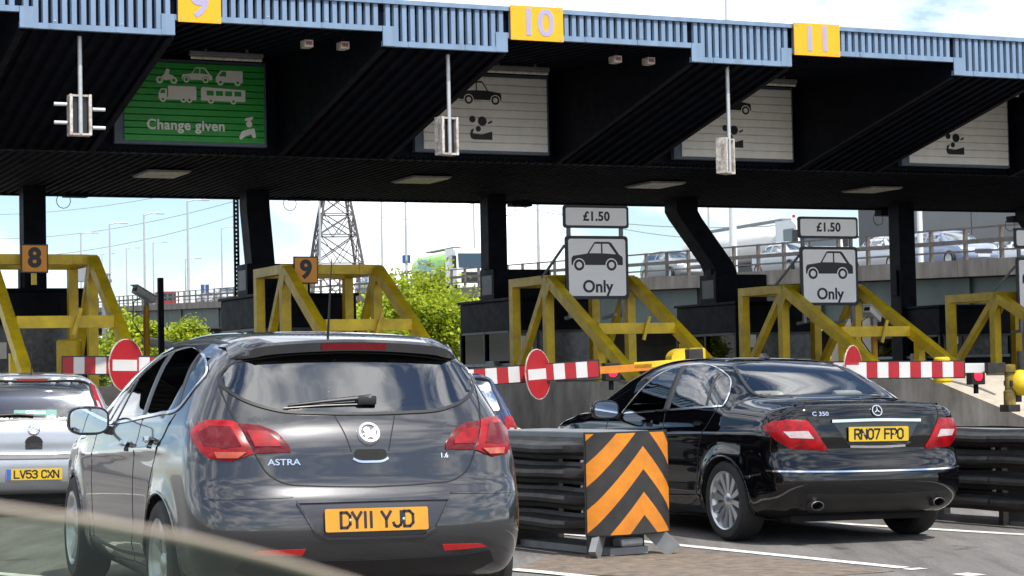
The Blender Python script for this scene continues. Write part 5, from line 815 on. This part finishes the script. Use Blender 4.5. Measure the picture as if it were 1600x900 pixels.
def tanker(px, r, tank, stripe, cabm, lb, red=False, Lt=9.):
    t = v_at(px, r, 2.); P = vp(t, r, -.12); g = thing('tanker_lorry', lb, 'lorry', P, math.atan2(-DV2[1], -DV2[0])-math.pi/2, 'tankers on the viaduct')   # +y is its front
    n = 28; vs = []; ys = [(-Lt, .25), (-Lt+.05, .75), (-Lt+.25, .95), (-Lt+.6, 1.), (-1.2, 1.), (-.85, .95), (-.65, .75), (-.6, .25)]
    for y, s in ys: vs += [(1.2*s*math.copysign(abs(math.cos(a))**.8, math.cos(a)), y, 2.05+.95*s*math.copysign(abs(math.sin(a))**.8, math.sin(a))) for a in np.linspace(0, 2*math.pi, n, endpoint=False)]
    MB().add(vs, [(i*n+k, i*n+(k+1) % n, (i+1)*n+(k+1) % n, (i+1)*n+k) for i in range(len(ys)-1) for k in range(n)]+[tuple(range(n)), tuple((len(ys)-1)*n+k for k in range(n))]).build('tank', tank, g, 40)
    if stripe: MB().add([(sg*(1.207), y, 2.15+z) for sg in (-1, 1) for y, z in ((-5.6, -.2), (-3.2, -.6), (-2.0, -.55), (-3.0, .15), (-4.4, .45), (-6.2, .5))], [(0, 1, 2, 3, 4, 5), (11, 10, 9, 8, 7, 6)]).build('swoosh', stripe, g)
    MB().box(-1.1, 1.1, -Lt+.2, 1.6, .75, 1.05).build('chassis', TRIM, g); MB().box(-.25, .25, -Lt+.8, -1.4, 3.2, 3.3).build('walkway', GREYP, g)
    MB().add([(sx*1.22, y, z) for sx in (-1, 1) for y, z in ((-.35, .65), (1.85, .65), (1.9, 1.6), (1.72, 2.75), (1.3, 3.0), (-.35, 3.05))], [(0, 1, 2, 3, 4, 5), (11, 10, 9, 8, 7, 6)]+[(i, i+6, (i+1) % 6+6, (i+1) % 6) for i in range(6)]).build('cab', cabm, g)
    MB().add([(sx*1.08, y+.012, z) for sx in (-1, 1) for y, z in ((1.885, 1.72), (1.735, 2.66))], [(0, 2, 3, 1)]).build('windscreen', FG, g)
    for sg in (-1, 1): MB().add([(sg*1.227, y, z) for y, z in ((.45, 1.75), (1.6, 1.75), (1.5, 2.6), (.45, 2.6))], [(0, 1, 2, 3)]).build('side_window', FG, g); MB().box(sg*1.36-.12, sg*1.36+.12, 1.75, 1.95, 1.7, 2.5, .03).build('mirror', TRIM, g)
    MB().box(-.9, .9, 1.88, 1.93, .75, 1.45).build('grille', TRIM, g); MB().box(-1.2, 1.2, 1.87, 2.0, .4, .72, .03).build('bumper', cabm, g)
    for y in (1.0, -1.6, -Lt+1.0, -Lt+2.2):
        for sg in (-1, 1): q = MB().lathe([(.25, -.15), (.48, -.15), (.5, -.1), (.5, .1), (.48, .15), (.25, .15)], 22, 'x').build('wheel', TYRE, g, 35); q.location = (sg*1.05, y, .5); MB().lathe([(0, sg*.08), (.25, sg*.12)], 14, 'x').build('hub', GREYP, q)
    if red: MB().box(-1.215, 1.215, -2.2, -1.3, 1.15, 1.6).build('red_panel', REDP, g); MB().lathe([(.07, 0), (.07, .12), (0, .14)], 10, 'z', (.6, .4, 3.2)).build('beacon', REDP, g)
tanker(1252, 13., M('tank_white', (.72, .70, .66), .3, 0, .06, 1, 0, .5), None, M('cab_white', (.75, .75, .76), .3, 0, .04, 2, 0, .5), 'white tanker lorry on the viaduct behind the cranked column', True, 11.5)
tanker(726, 9., M('tank_green', (.28, .58, .04), .3, 0, .12, .5, 0, .5), M('swoosh_blue', (.25, .50, .62), .4, 0, .1, 3), M('cab_white', (.75, .75, .76)), 'green tanker lorry with white cab on the viaduct above the tree', False, 8.)
g = None
t = v_at(257, 17.5, 2.); P = vp(t, 17.5, -.5); g = thing('red_lorry', 'small far red lorry cab on the viaduct beside the camera post', 'lorry', P, math.atan2(-DV2[1], -DV2[0])-math.pi/2); MB().box(-1.2, 1.2, -.3, 1.8, .6, 2.9, .1).build('cab', REDP, g); MB().box(-1.2, 1.2, -7, -.5, .8, 2.2, .05).build('trailer', GREYP, g); MB().box(-1.05, 1.05, 1.8, 1.82, 1.7, 2.6).build('windscreen', FG, g)
for y in (1., -5.): q = MB().tube([(-1.1, y, .5), (1.1, y, .5)], .5, 16).build('wheel', TYRE, g)
# ---------------------------------------------------------------- lamp posts, signs, gantry, pylon, wires
LMP = M('lamp_post_grey', (.42, .44, .46), .45, .3, .08, 2)
def lamp(px, ytop, r, lb, rad=.09, arm=1.3, col=LMP):
    t = v_at(px, r, 4.); P = np.array(vp(t, r, -.12)); top = at(px, ytop, P[1])[2]-P[2]; g = thing('street_lamp', lb, 'street lamp', tuple(P), math.atan2(-DV2[1], -DV2[0])-math.pi/2, 'lamp posts on the viaduct')
    MB().tube([(0, 0, 0), (0, 0, top)], [rad, rad*.6], 10).build('post', col, g, True); MB().tube([(0, 0, top-.05), (-arm*.5, .1, top+.12), (-arm, .15, top+.1)], rad*.45, 8).build('arm', col, g, True); MB().box(-arm-.65, -arm+.1, .03, .28, top+.02, top+.16, .03).build('lantern', col, g)
NAMES = {127: 'shortest lamp post at the far left', 172: 'second lamp post from the left on the viaduct', 226: 'third lamp post from the left on the viaduct', 294: 'tallest lamp post left of the number 9 column', 347: 'thin far lamp post just left of the number 9 column', 198: 'faint far lamp post between the second and third posts', 240: 'faint far lamp post right of the third post', 290: 'short far lamp post beside the tallest one', 160: 'faint far lamp post left of the second post', 500: 'lamp post in front of the pylon', 597: 'thin lamp post right of the pylon', 634: 'lamp post with small blue sign right of the pylon', 741: 'thin lamp post right above the green tanker', 840: 'lamp post left of the first price sign', 1107: 'thin lamp post right of the cranked column top'}
for px, yt, r, rad in ((127, 365, 2, .13), (172, 350, 2, .13), (226, 335, 2, .13), (294, 314, 2, .13), (347, 356, 16, .11), (240, 379, 16, .11), (198, 388, 16, .11), (160, 397, 16, .11), (290, 405, 16, .10), (500, 290, 2, .10), (597, 270, 14, .10), (634, 270, 2, .09), (741, 240, 14, .08), (840, 230, 2, .08), (1107, 200, 14, .07)): lamp(px, yt, r, NAMES[px], rad)
lamp(1143, -40, 1.2, 'thick pale lamp column right of the cranked column', .16, 1.4, M('pale_column', (.66, .68, .68), .4, .2, .05, 2)); lamp(1434, 60, 4, 'pale lamp column in front of the grey building', .11, 1.2, M('pale_column', (.66, .68, .68)))
for px, py, lb in ((635, 405, 'small blue road sign on the lamp post right of the pylon'), (141, 456, 'small blue road sign far left on the viaduct'), (320, 451, 'small blue road sign left of the number 9 column')):
    t = v_at(px, 2, 2.); P = np.array(vp(t, 2, -.12)); h = at(px, py, P[1])[2]-P[2]; sz = 6.5*P[1]/FPX; g = thing('road_sign', lb, 'sign', tuple(P), 0, 'small signs on the viaduct'); MB().tube([(0, 0, 0), (0, 0, h+sz)], .05, 8).build('post', LMP, g); MB().box(-sz, -.06, -.04, -.01, h-sz, h+sz).build('panel', M('sign_blue', (.03, .07, .22), .5, 0, .1, 3), g); MB().box(.06, sz, -.04, -.01, h-sz, h+sz).build('panel', M('sign_blue', (.03, .07, .22)), g)
Y = 200; p = at(147, 440, Y); k = Y/FPX; g = thing('sign_gantry', 'grey motorway sign gantry far away at the left', 'gantry', (p[0], p[1], 0)); z = p[2]
MB().box(-30*k, 3*k, -.5, .5, z+0*k, z+29*k).build('sign_box', M('gantry_grey', (.22, .24, .26), .6, 0, .1, .5), g); MB().box(3*k, 27*k, -.4, .4, z-1*k, z+3*k).build('walkway', GREYP, g); MB().box(20*k, 24*k, -.5, .5, -1, z+2*k).build('leg', GREYP, g); MB().box(3*k, 25*k, -.3, .3, z+10*k, z+12*k).build('top_rail', GREYP, g)
for i in range(9): MB().beam(((3+i*2.5)*k, 0, z+3*k), ((4.2+i*2.5)*k, 0, z+10*k), .08, .08).build('lattice', GREYP, g)
for i in range(5): MB().beam((16*k, 0, z-i*8*k), (24*k, 0, z-(i+1)*8*k), .1, .1).build('leg_brace', GREYP, g)
MB().box(16*k-.2, 16*k+.2, -.4, .4, -1, z).build('leg', GREYP, g)
PYL = M('pylon_steel', (.10, .09, .085), .6, .2, .15, 1); Y = 240; k = Y/FPX; p = at(527, 500, Y); g = thing('pylon', 'tall lattice electricity pylon behind the orange 9 frame', 'pylon', (p[0], p[1], 0), R(14))
zl = [at(527, y, Y)[2] for y in (596, 500, 413, 368, 335, 305, 262, 225, 190)]; wl = [150*k, 118*k, 86*k, 70*k, 57*k, 45*k, 29*k, 18*k, 14*k]; wl = [w*.84 for w in wl]; zl[0] = 0; ht = zl[-1]+14
cr = lambda i, a, b: (a*wl[i]/2, b*wl[i]/2, zl[i])
for a, b in ((-1, -1), (1, -1), (1, 1), (-1, 1)):
    MB().tube([cr(i, a, b) for i in range(9)]+[(a*.4, b*.4, ht)], .16, 6).build('leg', PYL, g)
for i in range(8):
    q = MB()
    for (a, b), (c, d) in (((-1, -1), (1, -1)), ((1, -1), (1, 1)), ((1, 1), (-1, 1)), ((-1, 1), (-1, -1))):
        q.tube([cr(i, a, b), cr(i+1, c, d)], .075, 5); q.tube([cr(i, c, d), cr(i+1, a, b)], .075, 5); q.tube([cr(i+1, a, b), cr(i+1, c, d)], .075, 5)
        m0 = [(cr(i, a, b)[j]+cr(i, c, d)[j])/2 for j in range(3)]; 
        if i in (1, 2, 3): q.tube([m0, cr(i+1, a, b)], .055, 5); q.tube([m0, cr(i+1, c, d)], .055, 5)
    q.build('bracing', PYL, g)
for z in (zl[-1]+1, zl[-1]+6, zl[-1]+11): MB().tube([(-5.5, 0, z), (0, 0, z+1.2), (5.5, 0, z)], .12, 6).build('cross_arm', PYL, g)
for i, (pa, pb, Ya, Yb) in enumerate((((-60, 372), (368, 314), 300, 238), ((-60, 404), (368, 337), 300, 238), ((-60, 335), (420, 268), 300, 238), ((560, 330), (760, 308), 238, 200), ((760, 309), (1300, 345), 200, 160), ((860, 328), (1300, 364), 200, 170))):
    a, b = at(*pa, Ya), at(*pb, Yb); pts = [a+(b-a)*t-np.array([0, 0, 6*t*(1-t)]) for t in np.linspace(0, 1, 14)]; a0 = pts[0]
    one(MB().tube([p_-a0 for p_ in pts], .035, 5), 'power_line', M('wire_grey', (.25, .26, .28), .5, .3, 0), ['lowest sagging power line at the far left', 'middle power line left', 'highest power line', 'short power line right of the pylon', 'upper power line behind the price signs', 'lower power line behind the price signs'][i]+(' across the sky' if i < 3 else ''), 'cable', 'power lines', loc=tuple(a0))
# grey clad building at the right
p = at(1421, 480, 125); g = thing('clad_building', 'plain grey clad building behind the viaduct at the right', 'building', (p[0], p[1], 0), R(-4)); BM = M('grey_cladding', (.075, .085, .095), .6, 0, .12, .3)
MB().box(.03, 40, .1, 30, 0, 20).build('core', M('cladding_joint', (.04, .045, .05), .7, 0, 0), g); pm = None
for i in range(9):
    for j in range(7):
        o = MB().box(0, 3.86, 0, .1, 0, 2.54).build('cladding_panel', BM, g) if pm is None else pm.copy()
        if pm is None: pm = o
        else: COL.objects.link(o)
        o.location = (i*3.9, 0, .6+j*2.6)
# ---------------------------------------------------------------- trees
def leaf_mat(name, c):
    m = bpy.data.materials.new(name); m.use_nodes = True; nt = m.node_tree; b = nt.nodes['Principled BSDF']; N = nt.nodes.new; L = nt.links.new; oi = N('ShaderNodeTexCoord'); n = N('ShaderNodeTexNoise'); n.inputs['Scale'].default_value = 4.5; n.inputs['Detail'].default_value = 7; r = N('ShaderNodeValToRGB'); r.color_ramp.elements[0].color = (c[0]*.33, c[1]*.42, c[2]*.6, 1); r.color_ramp.elements[1].color = (c[0]*1.35, c[1]*1.25, c[2], 1); r.color_ramp.elements[0].position = .35; r.color_ramp.elements[1].position = .65
    L(oi.outputs['Object'], n.inputs['Vector']); L(n.outputs[0], r.inputs[0]); L(r.outputs[0], b.inputs['Base Color']); b.inputs['Roughness'].default_value = .5; t = N('ShaderNodeBsdfTranslucent'); L(r.outputs[0], t.inputs[0]); x = N('ShaderNodeMixShader'); x.inputs[0].default_value = .5; o = nt.nodes['Material Output']; L(b.outputs[0], x.inputs[1]); L(t.outputs[0], x.inputs[2]); L(x.outputs[0], o.inputs[0]); return m
LEAF = leaf_mat('leaf_yellow_green', (.44, .53, .04)); LEAF2 = leaf_mat('leaf_green', (.12, .19, .025)); BARK = M('bark', (.08, .06, .045), .9, 0, .3, 9, .4)
def tree(lb, px, ytop, Y, wpx, n, lm, seed, name='tree'):
    r_ = np.random.default_rng(seed); p = at(px, ytop, Y); h = p[2]; rad = wpx/2*Y/FPX; g = thing(name, lb, 'tree', (p[0], p[1], 0), 0, 'young trees behind the toll lanes'); cz = h*.55; hz = h*.36
    tr = MB(); tr.tube([(0, 0, -.2), (.03, 0, h*.3), (-.03, .02, h*.6), (0, 0, h*.85)], [.09, .075, .05, .015], 8); tr.build('trunk', BARK, g, True); lb_ = MB(); vs = []; fs = []
    tips = []
    for k in range(26):
        a = r_.uniform(0, 6.28); el = r_.uniform(-.5, 1.3); q = np.array([math.cos(a)*math.cos(el)*rad, math.sin(a)*math.cos(el)*rad, math.sin(el)*hz])*r_.uniform(.55, .98)+np.array([0, 0, cz]); b0 = np.array([0, 0, max(h*.2, min(q[2]-.25*np.hypot(q[0], q[1])-.2, h*.8))]); lb_.tube([b0, (b0+q)/2+np.array([0, 0, .06]), q], [.025, .016, .006], 5); tips.append((q, r_.uniform(.2, .4)*rad))
    for k in range(16): q = r_.normal(0, .38, 3)*np.array([rad, rad, hz])+np.array([0, 0, cz]); tips.append((q, .42*rad))
    lb_.build('limbs', BARK, g, True)
    for k in range(n):
        c, s = tips[r_.integers(len(tips))]; q = c+r_.normal(0, .5, 3)*s*np.array([1, 1, .85]); sz = r_.uniform(.04, .085); ax = r_.normal(0, 1, 3); ax[2] = abs(ax[2])+.4; ax /= np.linalg.norm(ax); u = np.cross(ax, r_.normal(0, 1, 3)); u /= np.linalg.norm(u); w = np.cross(ax, u); b = len(vs)
        vs += [q-u*sz, q-w*sz*.55+ax*sz*.15, q+u*sz, q+w*sz*.55+ax*sz*.15]; fs.append((b, b+1, b+2, b+3))
    MB().add(vs, fs).build('crown', lm, g)
tree('bright yellow green tree between the grey hatchback and first price sign', 656, 424, 52, 185, 28000, LEAF, 3)
tree('small green tree behind the camera post', 205, 474, 56, 112, 12000, LEAF, 5); tree('small green tree right of the slim black post', 286, 486, 58, 98, 9500, LEAF, 6); tree('dark green shrub low behind the second Only sign frame', 1390, 530, 54, 70, 4500, LEAF2, 8); tree('green shrub seen left of the right hand camera post', 1310, 545, 56, 60, 3500, LEAF, 9)
tree('small dark tree low between the yellow 8 frame and the camera post', 150, 515, 60, 60, 3500, LEAF2, 12)
# ---------------------------------------------------------------- the half lowered window of the car the picture is taken from
edge = [(-420, 742), (-220, 752), (0, 792), (150, 812), (300, 840), (430, 872), (560, 910), (700, 965)]; top = [at(x, y, .40+.00004*x) for x, y in edge]; a0 = top[0]
g = thing('car_window_pane', 'half lowered greenish car window glass, blurred in the lower left foreground', 'window', tuple(a0)); P = [t-a0 for t in top]; n = len(P); th = np.array([-.0016, .0042, 0])
MB().add(list(P)+[p-np.array([0, .012, .16]) for p in P]+[p+th for p in P]+[p+th-np.array([0, .012, .16]) for p in P], [(i, i+1, n+i+1, n+i) for i in range(n-1)]).build('glass', glass('window_green', (.48, .56, .46), .25), g)
MB().tube([p+th*.5+np.array([0, 0, -.0006]) for p in P], .0010, 10).build('ground_edge', M('glass_edge', (.40, .32, .27), .3, 0, .1, 60), g, True)
